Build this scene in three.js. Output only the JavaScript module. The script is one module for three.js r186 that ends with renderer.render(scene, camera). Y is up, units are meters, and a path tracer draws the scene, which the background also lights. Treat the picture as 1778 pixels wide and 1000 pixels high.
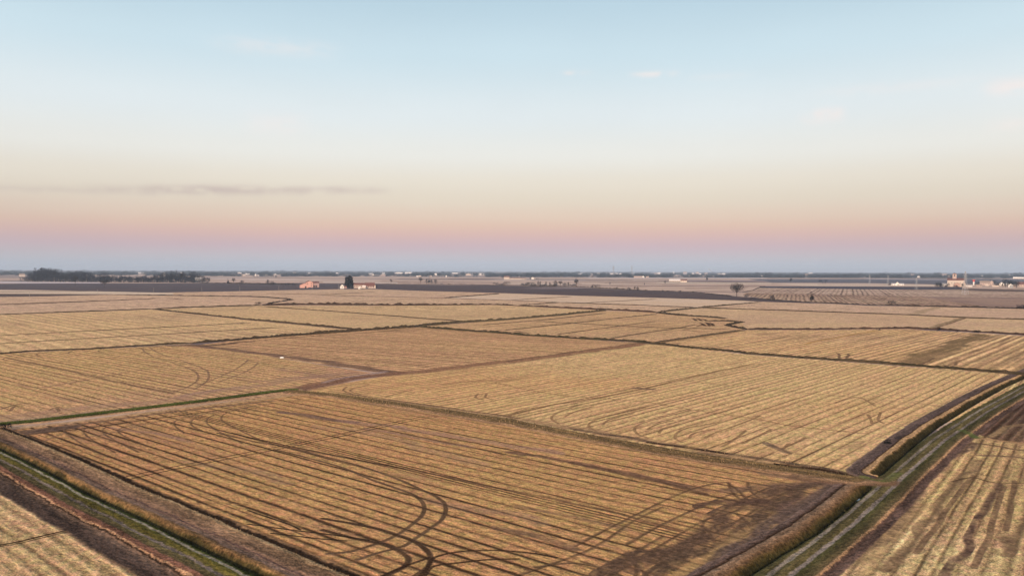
import * as THREE from 'three';
import { mergeGeometries } from 'three/addons/utils/BufferGeometryUtils.js';

// ------------------------------------------------------------------ camera, sky, sun, exposure
const EYE = 34, FOCAL = 1425, HORIZON = 30;                       // metres above the plain; focal length in pixels of a 1778 x 1000 picture
const scene = new THREE.Scene();
const camera = new THREE.PerspectiveCamera(2 * Math.atan(500 / FOCAL) * 180 / Math.PI, 1778 / 1000, 1, 90000);
camera.rotation.order = 'YXZ';
camera.position.set(0, EYE, 0);
camera.rotation.set(-Math.atan(HORIZON / FOCAL), 0, 0.0029);
camera.updateMatrixWorld(true);
scene.add(camera);

const SUN_AZ = 14 * Math.PI / 180, SUN_EL = 16 * Math.PI / 180;   // low sun behind the camera, a little to the left
const sunDir = new THREE.Vector3(-Math.sin(SUN_AZ) * Math.cos(SUN_EL), Math.sin(SUN_EL), Math.cos(SUN_AZ) * Math.cos(SUN_EL));
const sun = new THREE.DirectionalLight(new THREE.Color().setRGB(1, 0.76, 0.56), 4.6);
sun.position.copy(sunDir).multiplyScalar(2000);
sun.castShadow = true; sun.shadow.radius = 5;
sun.shadow.mapSize.set(4096, 4096);
Object.assign(sun.shadow.camera, { left: -1500, right: 1500, top: 600, bottom: -600, near: 10, far: 6000 });
sun.target.position.set(0, 0, -500);
sun.position.add(sun.target.position);
scene.add(sun, sun.target);

const renderer = new THREE.WebGLRenderer({ antialias: true });
renderer.toneMapping = THREE.LinearToneMapping;
renderer.toneMappingExposure = 1;
renderer.shadowMap.enabled = true;
renderer.shadowMap.type = THREE.PCFSoftShadowMap;
scene.fog = new THREE.FogExp2(new THREE.Color().setRGB(0.68, 0.8, 1), 0.00007);

// ------------------------------------------------------------------ small helpers
const lin = (v) => { v /= 255; return v <= 0.04045 ? v / 12.92 : ((v + 0.055) / 1.055) ** 2.4; };
const enc = (v) => 255 * (v <= 0.0031308 ? v * 12.92 : 1.055 * Math.max(0, Math.min(1, v)) ** (1 / 2.4) - 0.055);
const clamp = (v, a = 0, b = 1) => v < a ? a : v > b ? b : v;
const sm = (a, b, v) => { const t = clamp((v - a) / (b - a)); return t * t * (3 - 2 * t); };
const mix = (a, b, t) => a + (b - a) * t;
function rng(seed) { let a = seed >>> 0; return () => { a = (a + 0x6D2B79F5) | 0; let t = Math.imul(a ^ (a >>> 15), 1 | a); t = (t + Math.imul(t ^ (t >>> 7), 61 | t)) ^ t; return ((t ^ (t >>> 14)) >>> 0) / 4294967296; }; }
const PERM = new Float32Array(65536); { const r = rng(77); for (let i = 0; i < 65536; i++) PERM[i] = r(); }
const hash = (i, j) => PERM[(Math.imul(i, 374761) + Math.imul(j, 668265) + (Math.imul(i, j) & 255)) & 65535];
function vn(x, y) { const i = Math.floor(x), j = Math.floor(y), f = x - i, g = y - j, u = f * f * (3 - 2 * f), v = g * g * (3 - 2 * g);
  const a = hash(i, j), b = hash(i + 1, j), c = hash(i, j + 1), d = hash(i + 1, j + 1); return a + (b - a) * u + (c - a) * v + (a - b - c + d) * u * v; }
const fbm = (x, y) => 0.5 * vn(x, y) + 0.27 * vn(x * 2.03 + 7, y * 2.03 + 3) + 0.15 * vn(x * 4.1 + 1, y * 4.1 + 9) + 0.08 * vn(x * 8.3, y * 8.3 + 5);

// a pixel of the picture to a place on the plain, as [x, forward distance]
const MW = camera.matrixWorld.elements;
function P(px, py) { const a = (px - 889) / FOCAL, b = (500 - py) / FOCAL;
  const dx = MW[0] * a + MW[4] * b - MW[8], dy = MW[1] * a + MW[5] * b - MW[9], dz = MW[2] * a + MW[6] * b - MW[10], t = -EYE / dy; return [dx * t, -dz * t]; }
const PL = (s) => s.trim().split(/\s+/).map((q) => P(...q.split(',').map(Number)));     // 'x,y x,y' in picture coordinates to places

// colours: what a level surface of that albedo looks like in this light, so palettes are read off the photograph
const LIGHT = [0.97, 1.0, 0.97];
const alb = (r, g, b) => [enc(Math.min(0.6, lin(r) / LIGHT[0])), enc(Math.min(0.6, lin(g) / LIGHT[1])), enc(Math.min(0.6, lin(b) / LIGHT[2]))];
const albC = (r, g, b) => { const c = alb(r, g, b); return new THREE.Color().setRGB(lin(c[0]), lin(c[1]), lin(c[2])); };

// ------------------------------------------------------------------ sky: clear dusk air opposite the sunset
{
  const W = 2048, H = 1024, data = new Float32Array(W * H * 4);
  const stops = [[-90, 150, 135, 122], [-0.3, 186, 192, 204], [0.1, 190, 196, 207], [0.46, 191, 195, 206], [0.86, 198, 193, 200], [1.27, 203, 188, 194], [1.67, 207, 183, 189], [2.07, 213, 184, 184], [2.47, 221, 187, 179], [3.07, 227, 196, 178], [3.68, 229, 206, 187], [4.9, 230, 218, 200],
    [6.1, 234, 226, 211], [7.9, 236, 236, 230], [10.6, 227, 236, 239], [14.5, 206, 227, 237], [18, 188, 213, 227], [26, 180, 206, 224], [45, 164, 192, 216], [90, 150, 182, 210]];
  const L = stops.map(([e, r, g, b]) => [e, lin(r), lin(g), lin(b)]);
  const az = (px) => Math.atan((px - 889) / FOCAL), el = (px, py) => { const d = new THREE.Vector3((px - 889) / FOCAL, (500 - py) / FOCAL, -1).applyQuaternion(camera.quaternion).normalize(); return Math.asin(d.y); };
  const wisps = [[30, 328, 70, 4, -1, .3, 3], [130, 330, 60, 4, -1, .25, 3], [225, 330, 70, 5, -1, .42, 1], [320, 330, 70, 6, -1, .5, 1], [390, 330, 70, 6.5, -1, .5, 1], [470, 331, 70, 5.5, -1, .42, 1], [550, 330, 60, 5, -1, .38, 2], [620, 330, 60, 4.5, -1, .36, 2], [1000, 126, 26, 2.2, 1, 0.45, 4], [1133, 129, 42, 3.2, 1, 0.5, 5], [1436, 196, 26, 6.5, 1, 0.45, 6], [1425, 207, 40, 9, 1, 0.2, 7],
    [1758, 150, 45, 10, 1, 0.42, 8], [1570, 150, 150, 7, 1, 0.13, 9], [1760, 217, 40, 8, 1, 0.22, 10], [480, 82, 110, 11, 1, 0.2, 11], [480, 215, 60, 16, 1, 0.18, 12], [1250, 133, 60, 4, 1, 0.1, 13]]
    .map(([x, y, w, h, s, a, k]) => [az(x), el(x, y), w / FOCAL, h / FOCAL, s, a, k]);
  for (let j = 0; j < H; j++) {
    const e = ((j + 0.5) / H - 0.5) * 180, er = e * Math.PI / 180;
    let k = 0; while (k < L.length - 2 && L[k + 1][0] < e) k++;
    const t = sm(0, 1, clamp((e - L[k][0]) / (L[k + 1][0] - L[k][0]))) * 0.35 + 0.65 * clamp((e - L[k][0]) / (L[k + 1][0] - L[k][0]));
    for (let i = 0; i < W; i++) {
      const phi = ((i + 0.5) / W - 0.5) * 2 * Math.PI, cx = Math.cos(phi), cz = Math.sin(phi);      // direction (cx, cz) on the ground
      let a = Math.atan2(cx, -cz);                                                                  // 0 straight ahead, right positive
      const back = (1 - Math.cos(a - (Math.PI - SUN_AZ) * 1)) / 2, towards = 1 - back;               // 1 on the sunset side
      let c = [mix(L[k][1], L[k + 1][1], t), mix(L[k][2], L[k + 1][2], t), mix(L[k][3], L[k + 1][3], t)];
      const glow = towards ** 2.2, low = Math.exp(-Math.max(0, e) / 34);
      c = [c[0] + glow * low * 1.2, c[1] + glow * low * 0.75, c[2] + glow * low * 0.32];
      // the pink belt is a little weaker away from the antisolar point
      if (e > -1 && e < 12) { const w = sm(0.1, 0.9, Math.abs(a)) * 0.75 * (1 - Math.max(0, e) / 12), g = (c[0] + c[1] + c[2]) / 3; c = c.map((v) => mix(v, mix(v, g, 0.3) * 0.8, w * (1 - glow))); }
      if (Math.abs(a) < 1 && e > 1 && e < 20) for (const [wa, we, ww, wh, s, al, kk] of wisps) {
        const u = (a - wa) / ww, v = (er - we) / wh; if (Math.abs(u) > 1.3 || Math.abs(v) > 3) continue;
        const n = fbm(a * 60 + kk * 13, er * 420 + kk * 5), o = Math.min(.95, al * (s < 0 ? 1.3 : 1.5)) * Math.exp(-v * v * 0.8 - u * u * u * u * 2) * sm(0.25, 0.7, n + 0.1);
        c = s < 0 ? [mix(c[0], 0.56, o), mix(c[1], 0.46, o), mix(c[2], 0.43, o)] : [mix(c[0], 0.96, o), mix(c[1], 0.85, o), mix(c[2], 0.81, o)];
      }
      const n = 1 + (fbm(a * 9, er * 30) - 0.5) * 0.03;
      const q = (j * W + i) * 4; data[q] = c[0] * n; data[q + 1] = c[1] * n; data[q + 2] = c[2] * n; data[q + 3] = 1;
    }
  }
  const t = new THREE.DataTexture(data, W, H, THREE.RGBAFormat, THREE.FloatType);
  t.mapping = THREE.EquirectangularReflectionMapping; t.magFilter = THREE.LinearFilter; t.minFilter = THREE.LinearFilter; t.needsUpdate = true;
  scene.background = t; scene.environment = t;
}

// ------------------------------------------------------------------ naming
const taken = new Map();
function numbered(name) { const n = taken.get(name) ?? 0; taken.set(name, n + 1); return n ? name + '_' + String(n).padStart(3, '0') : name; }
function tag(o, label, category, group, kind) { if (label) o.userData.label = label; if (category) o.userData.category = category; if (group) o.userData.group = group; if (kind) o.userData.kind = kind; return o; }
function put(o, name) { o.name = numbered(name); o.traverse((m) => { if (m.isMesh) { m.castShadow = true; m.receiveShadow = true; } }); scene.add(o); return o; }
function part(parent, name, geo, mat) { const m = new THREE.Mesh(geo, mat); m.name = name; m.castShadow = m.receiveShadow = true; parent.add(m); return m; }
function thing(name, [x, d], y = 0, turn = 0) { const g = new THREE.Group(); g.position.set(x, y, -d); g.rotation.y = turn; g.name = numbered(name); scene.add(g); return g; }

// ------------------------------------------------------------------ the plain: operations that paint and shape it
const PAL = {
  soil: alb(104, 80, 60), dark: alb(54, 38, 27), wet: alb(42, 32, 24), mauve: alb(122, 97, 86), plough: alb(86, 77, 80), brown: alb(128, 98, 72),
};
const ops = [];
const owners = {};
const owner = (key, name, label) => { owners[key] = { name, label, geos: [], id: Object.keys(owners).length }; return key; };
owner('plain', 'field', 'pinkish far stubble fields reaching across the plain to the horizon');
const area = (key, pts, paint) => ops.push({ kind: 'poly', key, pts, paint });
const strip = (key, pts, half, paint, h) => ops.push({ kind: 'strip', key, pts, half, paint, h });

const HUE = [0.07, -0.055, 0.06];
// rows of stubble with wheel tracks between them
function stubble({ straw, straw2 = straw, soil = PAL.soil, dir, gap = 5.2, pair = 0.5, width = 0.55, dark = 0.6, at, patch = 0.45, seed = 1, light = 0.25, grain = 20 }) {
  const [ax, ad] = dir, len = Math.hypot(ax, ad), tx = ax / len, td = ad / len, nx = td, nd = -tx;
  const R = rng(seed * 991 + 5), S0 = -2600, S1 = 2600, step = 0.05, N = Math.round((S1 - S0) / step), lut = new Float32Array(N), lit = new Float32Array(N);
  const line = (s, w, k, l = lut) => { const a = Math.max(0, Math.floor((s - w * 2 - S0) / step)), b = Math.min(N - 1, Math.ceil((s + w * 2 - S0) / step)); for (let i = a; i <= b; i++) { const q = (S0 + i * step - s) / w; l[i] = Math.max(l[i], k * Math.exp(-(q * q) * 2)); } };
  const listed = (at ?? []).map(([p, k, w]) => [p[0] * nx + p[1] * nd, k, w]).sort((a, b) => a[0] - b[0]).filter((e, i, l) => !i || e[0] - l[i - 1][0] > 0.8 + (e[2] > 0.4 ? 0.7 : 0));
  const lo = listed.length ? listed[0][0] - gap * 0.6 : 1e9, hi = listed.length ? listed[listed.length - 1][0] + gap * 0.6 : -1e9;
  for (const [s, k, w] of listed) line(s, w ?? width, k);
  for (let s = S0; s < S1; s += gap * (0.85 + 0.3 * R())) {
    const k = 0.45 + 0.55 * R(), inside = s > lo && s < hi;
    if (!inside) { line(s, width, k); line(s + gap * pair * (0.9 + 0.2 * R()), width * 0.9, k * (0.55 + 0.4 * R())); }
    line(s + gap * (0.2 + 0.1 * R()), gap * 0.13, 0.4 + 0.6 * R(), lit);
    line(s + gap * (0.65 + 0.2 * R()), gap * 0.1, 0.3 + 0.6 * R(), lit);
  }
  return (x, d, o, foot) => {
    const t = x * tx + d * td, s0 = x * nx + d * nd, s = s0 + (vn(t * 0.012 + seed, s0 * 0.004) - 0.5) * 1.0 + (vn(t * 0.09, seed + s0 * 0.05) - 0.5) * 0.22;
    const i = clamp(Math.round((s - S0) / step), 0, N - 1) | 0, r = Math.max(1, Math.round(foot / step / 2));
    let k = lut[i], l = lit[i];
    if (r > 2) { k = (lut[i] + lut[Math.max(0, i - r)] + lut[Math.min(N - 1, i + r)]) / 3; l = (lit[i] + lit[Math.max(0, i - r)] + lit[Math.min(N - 1, i + r)]) / 3; }
    const cl = hash(Math.floor(t / (foot * 8)), Math.floor(s / (foot * 3.6))), cl2 = hash(Math.floor(t / (foot * 15) + 7), Math.floor(s / (foot * 6) + 3)); const broad = fbm(x * 0.012 + seed * 3, d * 0.012), streak = fbm(t * 0.035 + seed, s * 0.42), fine = vn(t * 0.9, s * 3.4), g = hash(Math.floor(x * 9.1), Math.floor(d * 9.1)), g2 = vn(x * 1.7, d * 1.7);
    k = clamp(k * (0.5 + 0.6 * vn(t * 0.2, s * 0.8) + 0.45 * (vn(t * 1.1, s * 2) - 0.35)) * (0.5 + 0.75 * vn(t * 0.028 + seed, s * 0.45)) * (0.8 + 0.5 * broad) * 1.25) * dark;
    const bare = sm(0.5, 0.78, streak * 0.75 + broad * 0.42 - 0.08 + 0.12 * (g2 - 0.5)) * patch;
    const w = sm(0.3, 0.7, broad), hue = (vn(x * 1.6 + 31, d * 1.1) - 0.5) * 0.9 + (vn(t * 0.05 + 9, s * 0.9 + 4) - 0.5) * 0.5, lift = 1 + (g - 0.5) * grain / 60 + (fine - 0.5) * 0.22 + (g2 - 0.5) * 0.13 + (cl - 0.5) * 0.18 + (cl2 - 0.5) * 0.12 + l * light * 0.22 - 0.03;
    for (let c = 0; c < 3; c++) { let v = mix(straw[c], straw2[c], w) * lift * (1 + hue * HUE[c]); v = mix(v, soil[c] * (0.9 + 0.25 * g), bare); o[c] = mix(v, PAL.dark[c] * (0.8 + 0.45 * g), k); }
    o[3] = 0.5 - k * 0.34 - bare * 0.08 + (g - 0.5) * 0.1 + (cl - 0.5) * 0.16 + l * 0.08;
    return 1;
  };
}
const plain = (c, c2, grain = 0.16, scale = 0.05) => (x, d, o) => { const w = fbm(x * scale, d * scale), g = hash(Math.floor(x * 8.3), Math.floor(d * 8.3)), g2 = vn(x * 0.9, d * 0.9), l = 1 + (g - 0.5) * grain + (g2 - 0.5) * grain; for (let k = 0; k < 3; k++) o[k] = mix(c[k], c2[k], sm(0.3, 0.7, w)) * l; o[3] = 0.5 + (g - 0.5) * 0.12 + (g2 - 0.5) * 0.2; return 1; };
// soft line across the fields
const soft = (c, half, k = 1, rough = 0.35, bump = -0.16) => (x, d, o, foot, s, u) => {
  const n = fbm(u * (0.11 + 0.3 * rough) + half, s * 0.9 + c[0]), m = vn(u * 1.3, s * 2.6), e = Math.abs(s + (vn(u * 0.15, c[1]) - 0.5) * half * rough * 2) / half, a = clamp(k * sm(1, half < 0.8 ? 0.62 : 0.35, e) * (1 - rough + rough * 2 * n) * (0.8 + 0.4 * m)), g = hash(Math.floor(x * 8.3), Math.floor(d * 8.3));
  for (let i = 0; i < 3; i++) o[i] = mix(o[i], c[i] * (0.84 + 0.32 * g) * (0.8 + 0.4 * vn(x * 2.1, d * 2.1)), a); o[3] = mix(o[3], 0.5 + bump, a * 0.8) + (g - 0.5) * 0.06 * a; return a;
};
// tyre track with treads that leave short dark bars
const tread = (half = 0.32, k = 0.8, pitch = 0.75, c = PAL.dark) => (x, d, o, foot, s, u) => {
  const e = Math.abs(s + (vn(u * 0.5, half * 9) - 0.5) * 0.12) / half; if (e > 1.15) return 0; const bar = 0.6 + 0.4 * Math.sin((u + Math.abs(s) * 0.7) * 6.283 / pitch), g = hash(Math.floor(x * 8.3), Math.floor(d * 8.3)), a = clamp(k * sm(1.06, 0.78, e) * (0.55 + 0.45 * bar) * (0.7 + 0.6 * vn(u * 0.25, 4)));
  for (let i = 0; i < 3; i++) o[i] = mix(o[i], c[i] * (0.8 + 0.4 * g), a); o[3] = mix(o[3], 0.24 + 0.2 * bar, a * 0.9); return a;
};
// a cross-section [offset, height, colour] with wandering edges
function section(rows, { wander = 0.35, grain = 0.3, fade = 0.4, streaky = 0.25 } = {}) {
  const first = rows[0][0], last = rows[rows.length - 1][0];
  const find = (s) => { let i = 0; while (i < rows.length - 2 && rows[i + 1][0] < s) i++; return i; };
  return {
    half: Math.max(-first, last) + 0.6,
    h: (s) => { if (s <= first || s >= last) return 0; const i = find(s); return mix(rows[i][1], rows[i + 1][1], clamp((s - rows[i][0]) / (rows[i + 1][0] - rows[i][0]))); },
    paint: (x, d, o, foot, s0, u) => {
      const s = s0 + (fbm(u * 0.18, s0 * 0.5) - 0.5) * wander * 2 + (vn(u * 1.4, s0 * 1.5) - 0.5) * wander * 0.7; if (s < first - fade || s > last + fade) return 0;
      const i = find(s), t = clamp((s - rows[i][0]) / (rows[i + 1][0] - rows[i][0])), A = rows[i][2], B = rows[i + 1][2], a = Math.min(sm(first - fade, first + fade, s), sm(last + fade, last - fade, s));
      const g = hash(Math.floor(x * 8.3), Math.floor(d * 8.3)), n = fbm(u * 0.12, s * 1.1), m = vn(u * 1.6, s * 3), l = 1 + (g - 0.5) * grain + (n - 0.5) * streaky * 2 + (m - 0.5) * grain * 0.7;
      for (let c = 0; c < 3; c++) o[c] = mix(o[c], mix(A[c], B[c], t) * l, a); o[3] = mix(o[3], 0.5 + (g - 0.5) * 0.16 + (m - 0.5) * 0.25, a); return a;
    },
  };
}
const corridor = (key, pts, rows, opt) => { const s = section(rows, opt); strip(key, pts, s.half, s.paint, s.h); };

// ------------------------------------------------------------------ the fields, traced on the plain
const A = (...c) => alb(...c);
const S = {
  amber: A(190, 149, 100), amber2: A(184, 136, 98), gold: A(207, 170, 120), gold2: A(202, 160, 116), rose: A(190, 150, 113), rose2: A(196, 155, 108), tan: A(198, 161, 118), tan2: A(200, 160, 123), pink: A(193, 161, 136), pink2: A(197, 168, 142), olive: A(186, 156, 102),
};
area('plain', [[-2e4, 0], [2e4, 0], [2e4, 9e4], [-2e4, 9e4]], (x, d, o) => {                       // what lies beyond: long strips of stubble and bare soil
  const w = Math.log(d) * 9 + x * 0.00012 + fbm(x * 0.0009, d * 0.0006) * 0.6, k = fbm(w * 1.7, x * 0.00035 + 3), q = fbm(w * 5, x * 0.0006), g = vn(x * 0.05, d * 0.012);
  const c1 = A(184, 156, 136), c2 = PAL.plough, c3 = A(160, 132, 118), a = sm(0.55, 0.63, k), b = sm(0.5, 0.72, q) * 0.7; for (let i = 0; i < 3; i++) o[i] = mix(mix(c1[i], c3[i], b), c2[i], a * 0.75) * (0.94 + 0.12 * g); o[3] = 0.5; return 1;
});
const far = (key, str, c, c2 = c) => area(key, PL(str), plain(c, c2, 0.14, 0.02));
owner('upper', 'stubble_field', 'pinkish tan stubble between the dark ploughed strip and the long weedy ditch');
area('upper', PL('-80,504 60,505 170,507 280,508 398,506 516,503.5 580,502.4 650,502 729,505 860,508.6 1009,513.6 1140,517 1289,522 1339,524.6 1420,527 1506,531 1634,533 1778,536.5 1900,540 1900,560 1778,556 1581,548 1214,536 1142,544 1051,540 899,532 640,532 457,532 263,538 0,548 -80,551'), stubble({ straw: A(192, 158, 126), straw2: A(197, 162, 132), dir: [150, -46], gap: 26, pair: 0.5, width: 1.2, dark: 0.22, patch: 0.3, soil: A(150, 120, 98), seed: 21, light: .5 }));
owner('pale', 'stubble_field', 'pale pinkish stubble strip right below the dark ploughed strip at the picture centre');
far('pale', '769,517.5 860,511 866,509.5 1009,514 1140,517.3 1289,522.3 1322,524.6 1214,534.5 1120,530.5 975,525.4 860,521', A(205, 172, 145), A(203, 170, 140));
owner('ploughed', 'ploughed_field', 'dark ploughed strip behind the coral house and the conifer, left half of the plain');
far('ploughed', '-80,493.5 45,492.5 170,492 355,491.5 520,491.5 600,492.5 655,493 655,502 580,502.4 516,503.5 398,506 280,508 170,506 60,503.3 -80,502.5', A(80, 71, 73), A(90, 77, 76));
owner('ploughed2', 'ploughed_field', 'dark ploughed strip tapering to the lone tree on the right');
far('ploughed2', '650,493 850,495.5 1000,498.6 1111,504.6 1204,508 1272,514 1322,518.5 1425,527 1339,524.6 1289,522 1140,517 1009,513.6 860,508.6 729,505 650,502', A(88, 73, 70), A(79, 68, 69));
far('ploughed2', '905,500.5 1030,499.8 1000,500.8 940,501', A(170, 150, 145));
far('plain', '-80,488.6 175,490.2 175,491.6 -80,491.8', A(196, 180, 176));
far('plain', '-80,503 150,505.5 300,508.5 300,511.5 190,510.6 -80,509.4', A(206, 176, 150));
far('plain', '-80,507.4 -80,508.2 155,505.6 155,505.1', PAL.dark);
far('ploughed', '-80,510 84,510.4 194,510.8 194,511.6 84,514.4 -80,516.5', A(86, 72, 66), A(96, 80, 72));
owner('swath', 'stubble_field', 'striped stubble field below the village with dark ruts running away from the viewer');
const toVP = (vx) => [(vx - 889) / FOCAL, 1];
const swathA = stubble({ straw: A(188, 160, 136), straw2: A(178, 148, 128), dir: toVP(1475), gap: 15, pair: 0.45, width: 1.5, dark: 0.75, patch: 0.4, seed: 31 }), swathB = stubble({ straw: A(176, 146, 120), straw2: A(160, 128, 108), dir: toVP(1385), gap: 11, pair: 0.5, width: 1.3, dark: 0.8, patch: 0.6, seed: 32 });
area('swath', PL('1296,509 1322,498 1500,502.4 1672,503 1778,501 1900,503 1900,521 1778,517 1613,515 1400,511'), swathA);
area('swath', PL('1290,512 1296,509 1400,511 1613,515 1778,517 1900,521 1900,540 1778,535.7 1634,532.5 1506,530 1420,526 1322,518'), swathB);
far('swath', '1600,515 1900,518 1900,538 1700,531', A(150, 122, 104), A(134, 108, 96));
owner('ploughed3', 'ploughed_field', 'narrow dark strip along the upper edge of the striped field');
far('ploughed3', '1322,497.2 1400,497 1672,498 1672,503.4 1500,502.4 1390,500.5 1318,500', A(74, 65, 70), A(66, 60, 66));
far('ploughed3', '1640,502 1690,501 1900,507 1900,509 1700,505', A(90, 72, 62));
owner('bluish', 'ploughed_field', 'broad dark bluish field behind the white house with the gabled porch');
far('bluish', '1300,484.5 1480,484.5 1690,484 1900,487 1900,491 1640,494 1500,491.6 1340,490.8', A(92, 88, 92), A(84, 80, 86));
far('plain', '1340,492 1500,492.5 1660,495 1660,497 1400,496.6', A(196, 172, 150));
far('plain', '1200,486 1330,487 1330,490 1140,487.8', A(132, 112, 108));
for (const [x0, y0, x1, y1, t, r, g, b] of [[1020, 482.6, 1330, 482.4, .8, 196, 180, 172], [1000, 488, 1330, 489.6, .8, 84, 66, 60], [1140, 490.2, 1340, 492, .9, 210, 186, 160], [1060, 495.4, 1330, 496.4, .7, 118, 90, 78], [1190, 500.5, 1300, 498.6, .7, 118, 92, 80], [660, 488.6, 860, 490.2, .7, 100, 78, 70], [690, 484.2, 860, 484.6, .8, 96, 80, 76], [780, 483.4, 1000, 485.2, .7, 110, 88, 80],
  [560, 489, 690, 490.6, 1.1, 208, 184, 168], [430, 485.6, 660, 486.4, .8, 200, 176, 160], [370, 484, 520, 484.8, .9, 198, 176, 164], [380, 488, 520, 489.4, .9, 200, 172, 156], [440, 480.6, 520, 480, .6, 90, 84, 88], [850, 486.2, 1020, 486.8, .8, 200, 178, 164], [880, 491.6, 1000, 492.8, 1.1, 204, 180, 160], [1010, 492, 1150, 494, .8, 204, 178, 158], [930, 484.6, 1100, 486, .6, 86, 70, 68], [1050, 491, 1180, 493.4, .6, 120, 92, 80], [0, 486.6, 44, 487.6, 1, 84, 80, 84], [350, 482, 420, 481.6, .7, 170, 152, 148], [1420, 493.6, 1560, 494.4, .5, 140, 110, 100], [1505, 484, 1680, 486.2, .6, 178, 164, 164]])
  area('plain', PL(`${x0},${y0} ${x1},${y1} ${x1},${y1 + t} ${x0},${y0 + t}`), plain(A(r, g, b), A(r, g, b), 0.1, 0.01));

owner('far_left', 'stubble_field', 'tan stubble field with pale stripes at the left edge, above the long dark ditch');
area('far_left', PL('-80,549 0,547 263,537.5 432,556 624,574 590,575 480,585 330,597 0,614 -80,618'), stubble({ straw: A(197, 161, 117), straw2: A(191, 156, 116), dir: [96, -104], gap: 17, pair: 0.5, width: 0.8, dark: 0.2, patch: 0.3, seed: 7, light: 0.7 }));
owner('far_mid', 'stubble_field', 'smooth tan stubble field between two crossing ditches, left of centre');
area('far_mid', PL('263,537 457,531 640,531 860,529.5 899,531.5 1051,539 860,556 730,566 624,573 432,555'), stubble({ straw: A(200, 164, 120), straw2: A(206, 165, 122), dir: [150, -70], gap: 22, pair: 0.5, width: 0.9, dark: 0.2, patch: 0.25, seed: 8 }));
owner('grid', 'stubble_field', 'stubble field divided by thin crossing ruts at the picture centre');
area('grid', PL('730,567 860,557 1051,540 1142,543 1262,553 1290,558 1295,572 1137,596 1008,588 860,577'), stubble({ straw: A(192, 153, 113), straw2: A(198, 158, 114), dir: [73, 87], gap: 9, pair: 0.5, width: 0.6, dark: 0.25, patch: 0.3, seed: 9 }));
owner('far_right', 'stubble_field', 'pale smooth stubble field on the right above the dark reddish ditch');
area('far_right', PL('1142,543 1214,535 1400,541 1581,547 1666,552 1778,555 1900,560 1900,588 1778,582 1630,572 1400,572 1295,571 1290,558 1262,553'), stubble({ straw: A(200, 165, 125), straw2: A(196, 160, 126), dir: [130, -60], gap: 16, pair: 0.5, width: 0.8, dark: 0.2, patch: 0.25, seed: 10 }));
owner('far_corner', 'stubble_field', 'stubble field with bold pale rows at the right edge beside the greenish strip');
area('far_corner', PL('1590,637 1720,580 1900,590 1900,662 1778,652'), stubble({ straw: A(186, 148, 104), straw2: A(190, 153, 110), dir: [100, 122], gap: 8.4, pair: 0.5, width: 1.0, dark: 0.42, patch: 0.5, seed: 12, light: 1.7 }));
owner('right_mid', 'stubble_field', 'golden stubble field with pale diagonal rows between two ditches on the right');
area('right_mid', PL('1137,596 1295,573 1420,573 1581,572 1725,580 1596,637 1400,623 1204,606'), stubble({ straw: A(194, 154, 108), straw2: A(197, 157, 114), dir: [73, 87.5], gap: 7, pair: 0.5, width: 0.6, dark: 0.5, patch: 0.4, seed: 11, light: 1.3 }));
owner('rosy', 'stubble_field', 'rosy brown stubble field with shallow streaks in the middle of the picture');
area('rosy', PL('335,600 400,592 590,576 730,568 860,578 1008,589 1125,596 880,627 690,648 650,646'), stubble({ straw: A(200, 158, 112), straw2: A(196, 152, 110), dir: [87.5, -60], gap: 9, pair: 0.45, width: 0.8, dark: 0.95, patch: 0.5, soil: A(160, 124, 92), seed: 4 }));
owner('left_mid', 'stubble_field', 'stubble field with looping wheel tracks on the left above the green ditch');
area('left_mid', PL('-80,618 150,607 330,598 650,648 520,684 0,738 -90,750'), stubble({ straw: A(192, 152, 104), straw2: A(190, 146, 110), dir: [103.5, -89], gap: 6.2, pair: 0.47, width: 0.45, dark: 0.82, patch: 0.5, soil: A(140, 104, 84), seed: 3 }));
owner('golden', 'stubble_field', 'large golden stubble field with fine rows bending at its lower edge, right of centre');
area('golden', PL('525,678 690,649 880,627 1113,597 1140,598 1300,616 1569,636 1778,652 1900,664 1640,735 1480,832 1322,809 1113,775 880,733 660,699'), stubble({ straw: A(206, 164, 115), straw2: A(200, 156, 106), dir: [89.5, 108], gap: 5.3, pair: 0.5, width: 0.32, dark: 0.7, patch: 0.4, soil: A(150, 112, 80), seed: 2, light: 0.6 }));
owner('front', 'stubble_field', 'large amber stubble field in the foreground with bold dark wheel tracks and curves');
{
  const cols = [];
  for (const [y, k, w] of [[740, .7], [748, .6], [756, .7], [766, .9], [776, .9], [785, .95, .55], [793, .6], [802, .8], [812, .95], [822, .8], [835, .6], [845, .9, .3], [849, .95, .3], [853, .95, .3], [857, .9, .3], [871, 1], [885, 1], [900, 1], [917, .95], [935, .8], [950, .9], [968, .9], [985, .8]]) cols.push([P(860, y), k, w ?? 0.42]);
  for (const [y, k, w] of [[830, 1], [845, 1], [860, 1, .55], [880, .95], [891, .5, .25], [902, .95], [914, .8], [927, .9], [940, .8], [955, .8]]) cols.push([P(430, y), k, w ?? 0.46]);
  area('front', PL('-120,768 0,749 300,709 512,684 660,700 880,734 1113,776 1322,810 1500,834 1420,930 1290,1010 1170,1090 560,1090 440,1000 200,880'), stubble({ straw: A(184, 140, 92), straw2: A(180, 132, 90), dir: [122.8, -109.6], gap: 4.4, pair: 0.5, width: 0.42, dark: 0.85, at: cols, patch: 0.42, soil: A(138, 104, 82), seed: 6, light: 0.3, grain: 26 }));
}
owner('near_left', 'stubble_field', 'pale straw field in the bottom left corner beside the dark muddy strip');
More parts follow.
